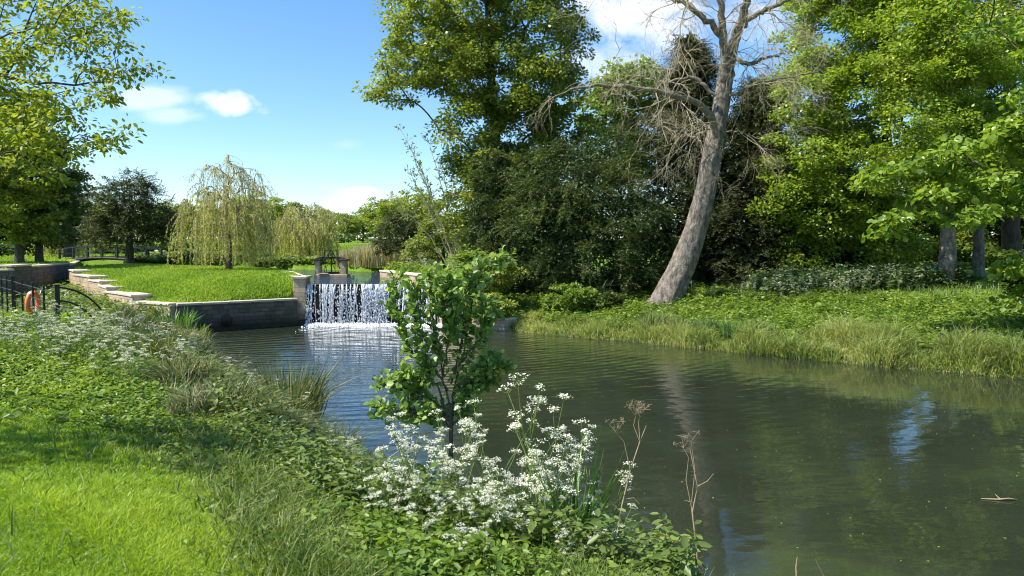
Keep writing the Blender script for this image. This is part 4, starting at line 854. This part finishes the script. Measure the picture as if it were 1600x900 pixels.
# ------------------------------------------------------------------ ground plants
def sample(n, x0, x1, y0, y1, cond, rg):
    out = []
    tot = 0
    while tot < n:
        x = rg.uniform(x0, x1, n*2); y = rg.uniform(y0, y1, n*2); m = cond(x, y); out.append(np.stack([x[m], y[m]], 1)); tot += m.sum()
        if m.sum() == 0: break
    p = np.concatenate(out)[:n]; return np.column_stack([p, ground_z(p[:, 0], p[:, 1])])
def inview(x, y, mrg=.06):
    return np.abs(x) < (800/F+mrg)*y+.3
def psamp(n, px0, px1, y0, y1, cond, rg, pw=1.6):
    """density falling with distance"""
    out = []; tot = 0; it = 0
    while tot < n and it < 60:
        u = rg.random(n); y = (y0**(1-pw)+u*(y1**(1-pw)-y0**(1-pw)))**(1/(1-pw)); x = (rg.uniform(px0, px1, n)-800)/F*y; m = cond(x, y); out.append(np.stack([x[m], y[m]], 1)); tot += m.sum(); it += 1
    p = np.concatenate(out)[:n]; return np.column_stack([p, ground_z(p[:, 0], p[:, 1])])
rg = np.random.default_rng(200)
def wob(x, y): return .45*np.sin(x*1.1+y*.5)+.3*np.sin(y*1.9-x*.7)
def HERB(x, y): return (d1f(x, y) > .2) & ((d1f(x, y) < 2.2+wob(x, y)*.8) | ((y > 8.3+.22*np.clip(-x-4, 0, 9)+.3*np.sin(x*2)) & (y < 15.5+.5*np.sin(x)) & (x < -2)))
LAWN0 = lambda x, y: (d1f(x, y) > 2.0+wob(x, y)*.8+rg.exponential(.25, np.shape(x))) & (x < 1)
LAWN = lambda x, y: (LAWN0(x, y) & (np.sin(x*3.1+1)*np.sin(y*2.7+x)+.6*np.sin(x*7+y*5) < 1.1+rg.random(np.shape(x))*.6)) & ~(HERB(x, y) & (rg.random(np.shape(x)) < .8))
B = psamp(330000, -60, 700, 2.6, 26, LAWN, rg, 1.7); n = len(B); dist = B[:, 1]
patch = .5+.25*np.sin(B[:, 0]*2.3+np.sin(B[:, 1]*3))+.18*np.sin(B[:, 1]*5+B[:, 0]*3)+.15*np.sin(B[:, 0]*9+B[:, 1]*4)*np.sin(B[:, 1]*8)
H = rg.uniform(.025, .085, n)*(1+dist*.02)*(1+1.1*(patch-.5)).clip(.35, 2); 
tag(link('lawn_grass', blades('lawn_grass', B-[0, 0, .01], H, .0035+dist*.0011, rg.uniform(.2, 1.1, n), rg.uniform(0, 2*PI, n), np.clip(patch*.6+.2+rg.normal(0, .18, n), 0, 1)), M['lawn']), 'short bright green lawn grass in the lower left corner', 'grass', kind='stuff')
ILD = lambda x, y: inpoly(x, y, ISL)
B = psamp(70000, 90, 490, 28, 58, ILD, rg, 1.2); n = len(B)
tag(link('island_grass', blades('island_grass', B, rg.uniform(.06, .2, n), .03+B[:, 1]*.0003, rg.uniform(.2, .9, n), rg.uniform(0, 2*PI, n), np.clip(.5+.25*np.sin(B[:, 0]*1.3+np.sin(B[:, 1]))+rg.normal(0, .2, n), 0, 1)), M['lawnfar']), 'bright green grass covering the island lawn', 'grass', kind='stuff')
FLD = lambda x, y: ~inpoly(x, y, ISL) & ~inpoly(x, y, RIVER) & ~inpoly(x, y, CHAN) & (x < -7) & (y > 30)
B = psamp(60000, -20, 700, 31, 160, FLD, rg, 1.3); n = len(B)
tag(link('field_grass', blades('field_grass', B, rg.uniform(.05, .17, n)*(1+B[:, 1]*.003), .04+B[:, 1]*.0016, rg.uniform(.2, .8, n), rg.uniform(0, 2*PI, n), np.clip(.45+.25*np.sin(B[:, 0]*.3+B[:, 1]*.2)+rg.normal(0, .2, n), 0, 1)), M['lawnfar']), 'green field grass beyond the river and on the left bank', 'grass', kind='stuff')
# near bank: long grass
NB = lambda x, y: (d1f(x, y) > .0) & (d1f(x, y) < 2.3+wob(x, y)+rg.exponential(.35, np.shape(x)))
B = psamp(60000, -40, 1120, 2.8, 27, NB, rg, 1.6); n = len(B); dry = (rg.random(n) < .12); hd = np.interp(d1f(B[:, 0], B[:, 1]), [0, 1.3, 2.6], [1.2, 1.0, .5])
tag(link('bank_grass', blades('bank_grass', B, rg.uniform(.12, .42, n)*hd*(.6+.6*np.sin(B[:, 0]*2+B[:, 1])**2), .005+B[:, 1]*.0011, rg.uniform(.2, 1, n), rg.uniform(0, 2*PI, n), np.clip(rg.normal(.4, .2, n)+dry*.5, 0, 1)), M['longgrass']), 'long tangled green grass on the near bank', 'grass', kind='stuff')
MUDB = lambda x, y: (d1f(x, y) > -.15) & (d1f(x, y) < 1.9+.4*np.sin(x*1.7+y)) & (y > 7.8)
B = psamp(56000, 150, 620, 7.8, 25, MUDB, rg, 1.4); n = len(B); dr_ = rg.random(n) < .2
tag(link('bank_sedge', blades('bank_sedge', B, rg.uniform(.2, .75, n)*(.7+.5*np.sin(B[:, 0]*2.7)*np.sin(B[:, 1]*2.1)), .008+B[:, 1]*.0009, rg.uniform(.2, 1.3, n), 2.5*np.sin(B[:, 0]*3+np.sin(B[:, 1]*2.3)*2)+rg.normal(0, .8, n), np.clip(.42+.25*np.sin(B[:, 0]*1.1+B[:, 1]*.8)+rg.normal(0, .2, n)+dr_, 0, 1)), M['sedge']), 'dark olive sedge and long grass hanging over the water edge on the left bank', 'sedge', kind='stuff')
# herbs: stems carrying leaf pairs
def edge(x, y):
    b1 = 2.2+wob(x, y)*.8-d1f(x, y); b2 = np.where((y < 15.5+.5*np.sin(x)) & (x < -2), y-(8.3+.22*np.clip(-x-4, 0, 9)+.3*np.sin(x*2)), -9)
    return np.maximum(b1, b2*.8)
def herbs(name, label, B, hgt, L, wl, mat, nl, rg, cat='undergrowth', hs=None):
    n = len(B); hs = np.ones(n) if hs is None else hs; ci = np.repeat(np.arange(n), nl); sz = np.exp(rg.normal(0, .3, n))[ci]; sp_ = (.16*np.sin(B[:, 0]*1.9+np.sin(B[:, 1]*2.7)*1.5)+.1*np.sin(B[:, 1]*5.1+B[:, 0]*2))[ci]; h = (rg.uniform(hgt[0], hgt[1], n)*hs)[ci]; t = np.tile(np.linspace(.25, 1, nl), n); az = rg.uniform(0, 2*PI, n)[ci]+np.tile(np.arange(nl)*2.4, n)
    lean = rg.normal(0, .12, (n, 2))[ci]; C = B[ci]+np.column_stack([lean*h[:, None]*t[:, None], h*t])
    A = np.column_stack([np.cos(az), np.sin(az), rg.normal(.05, .3, n*nl)]); Nn = unit(np.array([0, 0, 1.])+rg.normal(0, .5, (n*nl, 3)))
    ll = L*sz*rg.uniform(.6, 1.3, n*nl)*(1.15-.4*t)*(1+B[ci, 1]*.012); cv = rg.normal(0, .15, n)[ci]
    return tag(link(name, leafmesh(name, C+A*.01, A, Nn, ll, ll*wl, np.clip(.3+.3*t+cv+sp_+rg.normal(0, .13, n*nl), 0, 1), hexa=True, fold=.15), M[mat]), label, cat, kind='stuff')
B = psamp(5600, 240, 1090, 2.7, 12, lambda x, y: (d1f(x, y) > .25) & (d1f(x, y) < 2.0+wob(x, y)+rg.exponential(.3, np.shape(x))) & (y < 12), rg, 1.6)
herbs('ground_elder', 'low leafy green plants covering the near bank top', B, (.06, .34), .052, .5, 'herb', 8, rg, hs=np.interp(edge(B[:, 0], B[:, 1]), [-.8, 0, 1], [.3, .5, 1.1]))
B = psamp(1300, 240, 1080, 3.2, 10, lambda x, y: (d1f(x, y) > .3) & (d1f(x, y) < 1.8), rg, 1.5)
herbs('tall_nettles', 'taller nettles and docks standing out of the near bank plants', B, (.3, .62), .075, .42, 'nettle', 14, rg)
B = psamp(12500, -40, 520, 7.0, 24, lambda x, y: (d1f(x, y) > np.where((x > -7.2), 1.15+.3*np.sin(x*3+y), .2)) & (y < 23) & (edge(x, y)+rg.exponential(.4, np.shape(x)) > .1), rg, 1.3); HS = np.interp(edge(B[:, 0], B[:, 1]), [-.8, 0, 1.2, 2.5], [.3, .42, .8, 1.1])
herbs('hedge_garlic', 'mixed leafy green plants on the left bank below the fence', B, (.1, .48), .06, .5, 'herb', 9, rg, hs=HS)
# side channel plants
CH = lambda x, y: inpoly(x, y, CHAN) & (y < 50)
B = sample(5000, -34, -12, 26, 48, CH, rg)
herbs('channel_plants', 'tall leafy plants filling the side stream between its walls', B, (.2, 1.1), .16, .5, 'nettle', 10, rg)
B = sample(4000, -22, -13, 27, 38, CH, rg); n = len(B)
tag(link('channel_dry_grass', blades('channel_dry_grass', B, rg.uniform(.3, 1.0, n), .03, rg.uniform(.1, .6, n), rg.uniform(0, 2*PI, n), rg.random(n)), M['drygrass']), 'pale dry grass in front of the stepped wall', 'grass', kind='stuff')
# far bank strip
FB = lambda x, y: (d2f(x, y) > -.25) & (d2f(x, y) < 1.5+.4*np.sin(x*1.3)) & (x > -1.5) & (y < 30.5)
B = sample(34000, -2, 20, 12, 31, FB, rg); n = len(B); cl_ = .5+.5*np.sin(B[:, 0]*2.1)*np.sin(B[:, 0]*.7+1)
hgt = np.interp(B[:, 0], [-1, 3, 6, 9, 14], [.32, .44, .75, .95, 1.0])*(.72+.4*np.sin(B[:, 0]*2.6+1.3*np.sin(B[:, 1]*2))+.15*np.sin(B[:, 0]*7))
tag(link('reed_margin', blades('reed_margin', B, rg.uniform(.45, 1.1, n)*hgt, .026, rg.uniform(.15, 1.1, n), rg.normal(-PI/2-.3, 1.1, n), np.clip(.3+.4*cl_+rg.normal(0, .25, n), 0, 1)), M['reededge']), 'pale green reed grass lining the water edge of the far bank', 'reeds', kind='stuff')
FB2 = lambda x, y: (d2f(x, y) > 1.0) & (d2f(x, y) < 9) & (x > -1.5) & inview(x, y, .1)
B = sample(9000, -2, 24, 12, 40, FB2, rg)
herbs('nettle_bed', 'bright green nettles and low plants covering the far bank', B, (.08, .5), .095, .5, 'herb', 11, rg, hs=.65+.5*np.sin(B[:, 0]*1.2+np.sin(B[:, 1]))**2)
B = sample(16000, -2, 26, 12, 42, lambda x, y: (d2f(x, y) > .8) & (d2f(x, y) < 14) & inview(x, y, .1) & (y < 42), rg); n = len(B)
tag(link('far_bank_grass', blades('far_bank_grass', B, rg.uniform(.12, .42, n), .03, rg.uniform(.2, 1, n), rg.uniform(0, 2*PI, n), rg.normal(.45, .2, n).clip(0, 1)), M['longgrass']), 'rough grass among the nettles of the far bank', 'grass', kind='stuff')
B = sample(2400, 8, 24, 26, 42, lambda x, y: (d2f(x, y) > 7.5) & (np.abs(y-31.5-(x-10)*.12) < 1.6) & (x > 10.5) & (x < 19.5), rg)
herbs('bramble_bank', 'grey green bramble mound in front of the trunks on the right bank', B, (.15, 1.05), .12, .75, 'ivy', 12, rg, 'bramble')
B = sample(5000, -8, -1, 31.8, 46, lambda x, y: (pdist(x, y, RW)[0] > .5) & (x > RW[0, 0]-(y-31.8)*.42+.3) & (x < 1), rg)
herbs('bank_plants', 'leafy plants on the bank right of the river wall', B, (.15, .7), .13, .5, 'herb', 9, rg)
# reed bed
B = sample(9000, -13, -5.5, 50, 57, lambda x, y: ~inpoly(x, y, RIVER) & (y > 50.1-(x+9)*.0), rg); n = len(B); t_ = rg.random(n)
tag(link('reed_bed', blades('reed_bed', B, rg.uniform(.8, 1.5, n)*(1+.3*(t_ < .6))*np.interp(B[:, 0], [-13, -10, -7, -5.5], [.75, .95, 1, .8]), .045, rg.uniform(.02, .3, n), rg.uniform(0, 2*PI, n), np.where(t_ < .6, rg.uniform(.6, 1, n), rg.uniform(0, .45, n))), M['reeds']), 'tall pale reeds at the far side of the river behind the sluice', 'reeds', kind='stuff')
B = sample(5000, -30, -10, 56.5, 62, lambda x, y: ~inpoly(x, y, RIVER), rg); herbs('river_bank_plants', 'green plants along the far bank of the river', B, (.2, .7), .2, .5, 'nettle', 7, rg)

# --- cow parsley
def parsley(seed, nb, spread=.28):
    rg = np.random.default_rng(seed); r = empty('cow_parsley', (0, 0, 0), 'x', 'flowering plant'); T = Tubes(); FC = []; LC = []; LA = []
    def umbel(p, d, s):
        d = unit(d*.9+np.array([0, 0, .6])); sd_ = unit(np.cross(d, [.3, .9, .1])); td_ = np.cross(d, sd_); k_ = rg.integers(7, 12)
        for q_ in range(k_):
            a = q_*2*PI/k_+rg.uniform(0, .5); rr = s*rg.uniform(.45, 1.1); off = (sd_*math.cos(a)+td_*math.sin(a))*rr+d*(s*(1.0-.35*(rr/s)**2)+rg.normal(0, .004)); e = p+off
            T.add([p, e], .0011, 3); m = 9
            FC.append(e+rg.normal(0, .0085, (m, 3))*np.array([1, 1, .55]))
    def branch(p, d, L_, r_, depth):
        k_ = 5; pts = [p]; dd = d
        for q_ in range(k_): dd = unit(dd+rg.normal(0, .06, 3)+np.array([0, 0, .07])); pts.append(pts[-1]+dd*L_/k_)
        T.add(pts, np.linspace(r_, r_*.6, k_+1), 5)
        umbel(pts[-1], dd, rg.choice([.016, .028, .036, .044, .05]))
        if depth > 0:
            for q_ in range(rg.integers(2, 4)): i_ = rg.integers(2, 5); branch(pts[i_], unit(dd+rg.normal(0, .42, 3)+np.array([0, 0, .1])), L_*rg.uniform(.4, .75), r_*.7, depth-1)
    k_ = 9; pts = [np.zeros(3)]; dd = np.array([0, 0, 1.])
    for q_ in range(k_): dd = unit(dd+rg.normal(0, .07, 3)+np.array([0, 0, .1])); pts.append(pts[-1]+dd*.08)
    T.add(pts, np.linspace(.006, .004, k_+1), 6)
    for q_ in range(nb): i_ = rg.integers(3, 10); a = rg.uniform(0, 2*PI); branch(pts[i_], unit(np.array([math.cos(a)*.55, math.sin(a)*.55, .9])), rg.uniform(.16, spread+.16), .0034, 1 if q_ % 2 else 0)
    for q_ in range(6):     # feathery leaves
        i_ = rg.integers(0, 7); a = rg.uniform(0, 2*PI); d = np.array([math.cos(a), math.sin(a), .5]); L_ = rg.uniform(.14, .28); p = pts[i_]; T.add([p, p+d*L_*.5, p+d*L_+np.array([0, 0, -.05])], .0018, 3)
        for u in np.linspace(.25, 1, 9):
            for s_ in (-1, 1):
                sd = np.array([-d[1], d[0], 0])*s_; c = p+d*L_*u-np.array([0, 0, .05*u*u]); w_ = .09*(1.15-u)
                for v in np.linspace(.2, 1, 4): LC.append(c+sd*w_*v); LA.append(sd*.6+unit(d)*.8+rg.normal(0, .3, 3))
    T.build('stems', M['stem'], r)
    C = np.concatenate(FC); n = len(C); link('flowers', leafmesh('flowers', C, rg.normal(size=(n, 3))*np.array([1, 1, .3]), unit(np.array([0, 0, 1.])+rg.normal(0, .35, (n, 3))), rg.uniform(.008, .0135, n), .0095, rg.random(n)), M['flower'], r)
    C = np.array(LC); n = len(C); link('leaves', leafmesh('leaves', C, np.array(LA), unit(np.array([0, 0, 1.])+rg.normal(0, .4, (n, 3))), rg.uniform(.02, .034, n), .012, rg.random(n)), M['herb'], r)
    return r
protos = [parsley(300+i_, 5+i_) for i_ in range(4)]; used = [False]*4
def put_parsley(x, y, s, label, group, wide=1.0):
    i_ = random.randrange(4); pr_ = protos[i_]; z = gz(x, y)-.02; rz = random.uniform(0, 6.28)
    if not used[i_]: used[i_] = True; pr_.location = (x, y, z); pr_.rotation_euler = (0, 0, rz); pr_.scale = (s, s, s); pr_['label'] = label; pr_['group'] = group
    else:
        q_ = dup(pr_, (x, y, z), rz, s, label, group); q_.scale = (s*wide, s*wide, s)
# centre clump below the sapling; each flower head top is given by its place in the clump
random.seed(21)
cen = [(640, 665, 5.1), (655, 640, 5.2), (690, 655, 5.2), (625, 700, 5.0), (665, 700, 4.9), (705, 690, 5.0), (740, 665, 5.0), (765, 655, 4.9), (820, 618, 5.0), (848, 622, 4.9), (800, 665, 4.8), (835, 680, 4.7), (785, 700, 4.7), (720, 720, 4.7), (750, 740, 4.5), (680, 745, 4.6), (640, 740, 4.7), (810, 735, 4.5), (850, 715, 4.7),
       (880, 705, 4.8), (905, 700, 4.9), (930, 738, 4.8), (700, 770, 4.4), (760, 790, 4.3), (660, 770, 4.4), (900, 810, 4.3), (925, 830, 4.3), (945, 790, 4.4), (965, 830, 4.4), (890, 835, 4.2), (985, 860, 4.2), (720, 810, 4.1), (600, 750, 4.7), (780, 720, 4.4), (730, 690, 4.6), (830, 700, 4.5)]
cen += [(a+random.uniform(-22, 22), b+random.uniform(5, 45), c+random.uniform(-.15, .15)) for a, b, c in cen[:4]]
for i_, (px, py, Yd) in enumerate(cen):
    p = P(px, py, Yd); s = max(.45, (p[2]-gz(p[0], p[1]))/.98)
    put_parsley(p[0], p[1], s, 'white cow parsley in the large clump at the foot of the alder sapling', 'cow parsley in the centre clump')
rp = np.random.default_rng(77); k_ = 0
while k_ < 105:
    x, y = rp.uniform(-10.5, -2.6), rp.uniform(8.6, 14.5)
    if not (HERB(np.array([x]), np.array([y]))[0] and (y > 8.3+.22*max(-x-4, 0)) and abs(x) < .72*y and (rp.random() < (.95 if x < -4.6 else .25))): continue
    put_parsley(x, y, float(np.interp(y, [8.5, 11.5, 14.5], [.5, .72, .62]))*rp.uniform(.8, 1.15), 'white cow parsley in the drift on the left bank below the fence', 'cow parsley in the left drift', 1.35); k_ += 1
for (px, py, Yd) in [(425, 688, 7.4), (445, 680, 7.5), (462, 705, 7.2), (440, 715, 7.0), (500, 660, 7.8), (530, 640, 7.6), (548, 655, 7.4), (520, 690, 7.0), (565, 690, 6.6), (470, 690, 7.3)]:
    p = P(px, py, Yd); put_parsley(p[0], p[1], min(1.2, max(.4, (p[2]-gz(p[0], p[1]))/1.1)), 'white cow parsley beside the sedge clump at the water edge', 'cow parsley by the sedge')
for i_ in range(26):
    x = random.uniform(-6.2, -2.2); y = 33+(-2.6-x)*2.1+random.uniform(0, 5); put_parsley(x, y, random.uniform(.9, 1.3), 'white cow parsley on the bank behind the river wall', 'cow parsley behind the river wall')
for i_ in range(46):
    x = random.uniform(10.6, 16); y = 29.8+(x-11)*.12+random.uniform(-.8, 1.2); put_parsley(x, y, random.uniform(.7, 1.1), 'white cow parsley in the shade at the left end of the bramble mound', 'cow parsley by the brambles')
for i_ in range(16):
    x = random.uniform(7.6, 10.2); y = 30.5+random.uniform(0, 1.2); put_parsley(x, y, random.uniform(.5, .8), 'white cow parsley just right of the leaning trunk', 'cow parsley right of the leaning trunk')
# --- strap-leaved clumps
def clump(name, label, cat, x, y, n, h, w_, mat, lean, seed, r_=.15, group=None, zz=None):
    rg = np.random.default_rng(seed); z = gz(x, y)-.02 if zz is None else zz; a = rg.uniform(0, 2*PI, n); q_ = r_*rg.random(n)**.5
    B = np.stack([q_*np.cos(a), q_*np.sin(a), 0*a], 1); o = link(name, blades(name, B, rg.uniform(h*.55, h, n), w_, rg.uniform(.05, lean, n), a+rg.normal(0, .5, n), rg.random(n), .5), M[mat]); o.location = (x, y, z); return tag(o, label, cat, group)
p = P(895, 800, 4.9); clump('iris_clump', 'clump of upright sword-shaped green leaves right of the cow parsley', 'plant', p[0], p[1], 60, 1.2, .024, 'iris', .5, 401, .13, zz=gz(p[0], p[1]))
p = P(785, 800, 5.4); clump('iris_clump', 'dark strappy leaf clump hidden among the cow parsley stems', 'plant', p[0], p[1], 46, .8, .02, 'sedge', .6, 402, .15)
p = P(470, 640, 9.6); clump('sedge_clump', 'tall dark sedge tussock standing at the water edge on the left bank', 'plant', -3.5, 11.5, 680, 1.35, .02, 'sedge', .7, 403, .42)
clump('sedge_clump', 'smaller sedge tussock between the tall one and the cow parsley', 'plant', -2.5, 10.2, 260, .85, .016, 'sedge', .9, 404, .28)
clump('flag_clump', 'broad dark green flag leaves in front of the long pond wall', 'plant', -12.2, 26.5, 130, 1.15, .06, 'iris', .6, 405, .7)
clump('flag_clump', 'low green leaf clump on the mud beside the flag leaves', 'plant', -11.3, 25.9, 110, .6, .05, 'nettle', .8, 406, .6)
for i_ in range(5): clump('blue_sedge', ['grey green iris leaves at the water edge below the leaning trunk', 'dark green iris tuft just right of the grey green iris leaves', 'grey green tuft at the left of the iris patch', 'tall green tuft in the reed margin left of centre', 'grey tuft at the right of the iris patch'][i_], 'plant', 5.0+i_*.75, 26.1-i_*.62, 130, [.95, .8, .8, .75, .7][i_], .035, 'ivy' if i_ != 3 else 'iris', .5, 410+i_, .4)
# --- alder sapling
P_full = P
def alder():
    def P(px, py, Y): return P_full(702+(px-702)*.87, py, Y)
    rg = np.random.default_rng(500); b = base(705, 5.7, -.02); r = empty('alder_sapling', b, 'young alder with round glossy leaves in the middle, in front of the waterfall', 'sapling')
    stems = [[(705, 700), (703, 640), (690, 580), (672, 520), (668, 470), (672, 430)], [(707, 690), (708, 620), (725, 560), (738, 500), (748, 455), (762, 425), (800, 405)], [(703, 660), (680, 600), (640, 560), (615, 520), (605, 480), (606, 440)],
             [(704, 640), (660, 620), (620, 610), (590, 595)], [(706, 620), (740, 585), (775, 572), (792, 570)], [(690, 590), (700, 530), (705, 470), (700, 440)], [(703, 655), (665, 650), (625, 645), (580, 635)], [(700, 610), (660, 560), (640, 500), (640, 450)], [(715, 580), (745, 540), (765, 510), (772, 480)], [(690, 560), (655, 590), (622, 590)], [(716, 600), (752, 600), (770, 590)], [(725, 545), (700, 500), (690, 455)], [(704, 670), (685, 645), (668, 640)], [(704, 670), (728, 640), (738, 610)], [(705, 600), (728, 520), (728, 460), (735, 430)]]
    T = Tubes(); C = []; A = []
    T.add([np.zeros(3), P(706, 760, 5.7)-b, P(705, 690, 5.7)-b, P(703, 630, 5.7)-b], [.022, .02, .016, .013], 10); T.build('trunk', M['bark'], r); T = Tubes()
    for si, st in enumerate(stems):
        st = np.array(st, float); off = rg.uniform(-.28, .28); n = 18; s = np.linspace(0, len(st)-1, n); pts = np.array([P(np.interp(q_, range(len(st)), st[:, 0]), np.interp(q_, range(len(st)), st[:, 1]), 5.7+off*q_/(len(st)-1)) for q_ in s]); pts[1:] += rg.normal(0, .006, (n-1, 3))
        T.add(pts-b, np.linspace(.009, .002, n), 5)
        for i_ in range(4 if si else 6, n):
            for q_ in range(5):
                d = unit(unit(pts[i_]-pts[i_-1])*1.1+rg.normal(0, .7, 3)); L_ = rg.uniform(.04, .12); e = pts[i_]+d*L_; T.add([pts[i_]-b, e-b], [.0025, .0012], 3)
                for u in (.3, .6, .85, 1.0): C.append(pts[i_]+d*L_*u); A.append(d+rg.normal(0, .7, 3)+np.array([0, 0, .25]))
    T.build('branches', M['bark'], r); C = np.array(C); n = len(C)
    A = unit(np.array(A)); k8 = 8; Nn = unit(np.array([0, -.35, .9])+rg.normal(0, .5, (n, 3))); S = unit(np.cross(A, Nn)); Nr = np.cross(S, A); L_ = rg.uniform(.026, .062, n)[:, None]
    prof = [(0, 0), (.18, .3), (.5, .44), (.82, .36), (.98, .1), (.98, -.1), (.82, -.36), (.5, -.44), (.18, -.3)]
    V = np.stack([C+A*L_*(.15+u)+S*L_*v*.95+Nr*L_*(abs(v)*.35-u*u*.12) for u, v in prof], 1); mid = (C+A*L_*.7)[:, None, :]; V = np.concatenate([V, mid], 1)
    idx = np.arange(n)[:, None]*10; fs = [idx+np.array([9, i_, (i_+1) % 9]) for i_ in range(9)]; f = np.concatenate(fs, 1).ravel()
    me = npmesh('leaves', V.reshape(-1, 3)-b, f, np.full(9*n, 3), np.repeat(np.clip(rg.normal(.48, .27, n), 0, 1), 9)); link('leaves', me, M['alder'], r)
    print('alder leaves', n)
alder()
# --- dry stems
def drystem(label, pts, Yd, heads, seed):
    rg = np.random.default_rng(seed); P0 = P(pts[0][0], pts[0][1], Yd); g = gz(P0[0], P0[1]); b = np.array([P0[0], P0[1], g]); r = empty('dry_stem', b, label, 'dead stem', None)
    T = Tubes(); q_ = [b*1.0]+[P(a, c, Yd+rg.normal(0, .01)) for a, c in pts]; T.add(np.array(q_)-b, np.linspace(.0075, .003, len(q_)), 6)
    for hd in heads:
        T.add([P(a, c, Yd)-b for a, c in hd[0]], np.linspace(.0032, .0012, len(hd[0])), 4)
    T.build('stem', M['drystem'], r); T = Tubes()
    for hd in heads:
        if hd[1]:
            e = P(*hd[0][-1], Yd)
            for k_ in range(hd[1]):
                d = unit(np.array([rg.normal(.1, .6), rg.normal(0, .4), 1])); L_ = rg.uniform(.03, .1); T.add([e-b, e+d*L_*.6-b, e+d*L_-b], [.0015, .001, .0008], 3); ee = e+d*L_
                for m_ in range(4): T.add([ee-b, ee+rg.normal(0, .014, 3)-b], .0012, 3)
    if T.n: T.build('seed_head', M['drystem'], r)
drystem('tall dry dead stem with a feathery top right of the cow parsley', [(962, 850), (972, 790), (985, 735), (1000, 690), (1010, 700-35)], 4.6, [([(985, 735), (975, 690), (962, 690-15)], 8), ([(1000, 690), (990, 665), (993, 650)], 14), ([(1000, 690), (998, 660), (1000, 648)], 12), ([(975, 780), (990, 778), (1000, 788)], 0), ([(970, 800), (955, 785), (950, 778)], 0)], 601)
drystem('pair of bare dry stems at the bottom of the picture, right of the feathery one', [(1092, 900), (1088, 850), (1082, 800), (1090, 760), (1078, 700)], 4.4, [([(1082, 800), (1072, 750), (1076, 715), (1068, 700)], 5), ([(1086, 840), (1080, 790), (1086, 735), (1080, 690)], 3), ([(1090, 760), (1105, 752), (1115, 740)], 0), ([(1083, 785), (1070, 782)], 0)], 602)
drystem('short dry twig poking up near the bottom edge, right of the pair', [(1245, 905), (1244, 885), (1246, 870)], 4.2, [([(1290, 905), (1282, 890), (1274, 874)], 0)], 603)
drystem('thin leaning stem at the bottom edge left of the pair', [(1062, 905), (1055, 870), (1051, 828)], 4.3, [], 604)
for (pl, lab) in [([(360, 590), (372, 560), (380, 545)], 'pale forked dead twig rising from the left bank against the mud'), ([(302, 690), (303, 640), (312, 600)], 'single dry stalk in the middle of the left bank'), ([(205, 545), (195, 505), (190, 478), (200, 470)], 'thin dead stalk beside the left cow parsley drift')]:
    drystem(lab, pl, {360: 15.5, 302: 7.6, 205: 12.5}[pl[0][0]], [([pl[1], (pl[1][0]+12, pl[1][1]-30)], 4)], 605)
# fallen branch lying at the sedge, floating twig
T = Tubes(); T.add([P(350, 690, 8.4)-[0, 0, 0], P(380, 665, 8.6), P(418, 645, 8.8), P(428, 637, 9)], [.012, .011, .008, .004], 6); o = tag(T.build('fallen_branch', M['drystem']), 'pale fallen stick lying across the left bank sedge', 'stick')
T = Tubes(); c = P(1560, 776, 9.3); c[2] = .01; T.add([c+[-.2, .03, .0], c, c+[.12, -.02, .02], c+[.24, .0, .0]], [.006, .012, .01, .004], 6); T.add([c+[.02, 0, .01], c+[-.02, .04, .06]], [.008, .003], 5); tag(T.build('floating_twig', M['drystem']), 'small twig floating on the water near the right edge', 'twig')
rs = np.random.default_rng(9); n = 420; y = rs.uniform(6, 30, n); x = rs.uniform(-.3, .72, n)*y; ok_ = (d1f(x, y) < -.3) & (d2f(x, y) < -.3); x = x[ok_]; y = y[ok_]; n = len(x)
C = np.column_stack([x, y, np.full(n, .006)]); A = np.column_stack([rs.normal(size=n), rs.normal(size=n), np.zeros(n)]); o = link('floating_leaves', leafmesh('floating_leaves', C, A, np.tile([0, 0, 1.], (n, 1)), rs.uniform(.015, .04, n), rs.uniform(.012, .03, n), rs.random(n)), M['catkin']); tag(o, 'small pale petals and leaf bits floating on the pond', 'floating debris', kind='stuff')
print('TOTAL', len(bpy.data.objects), sum(len(m.polygons) for m in bpy.data.meshes))
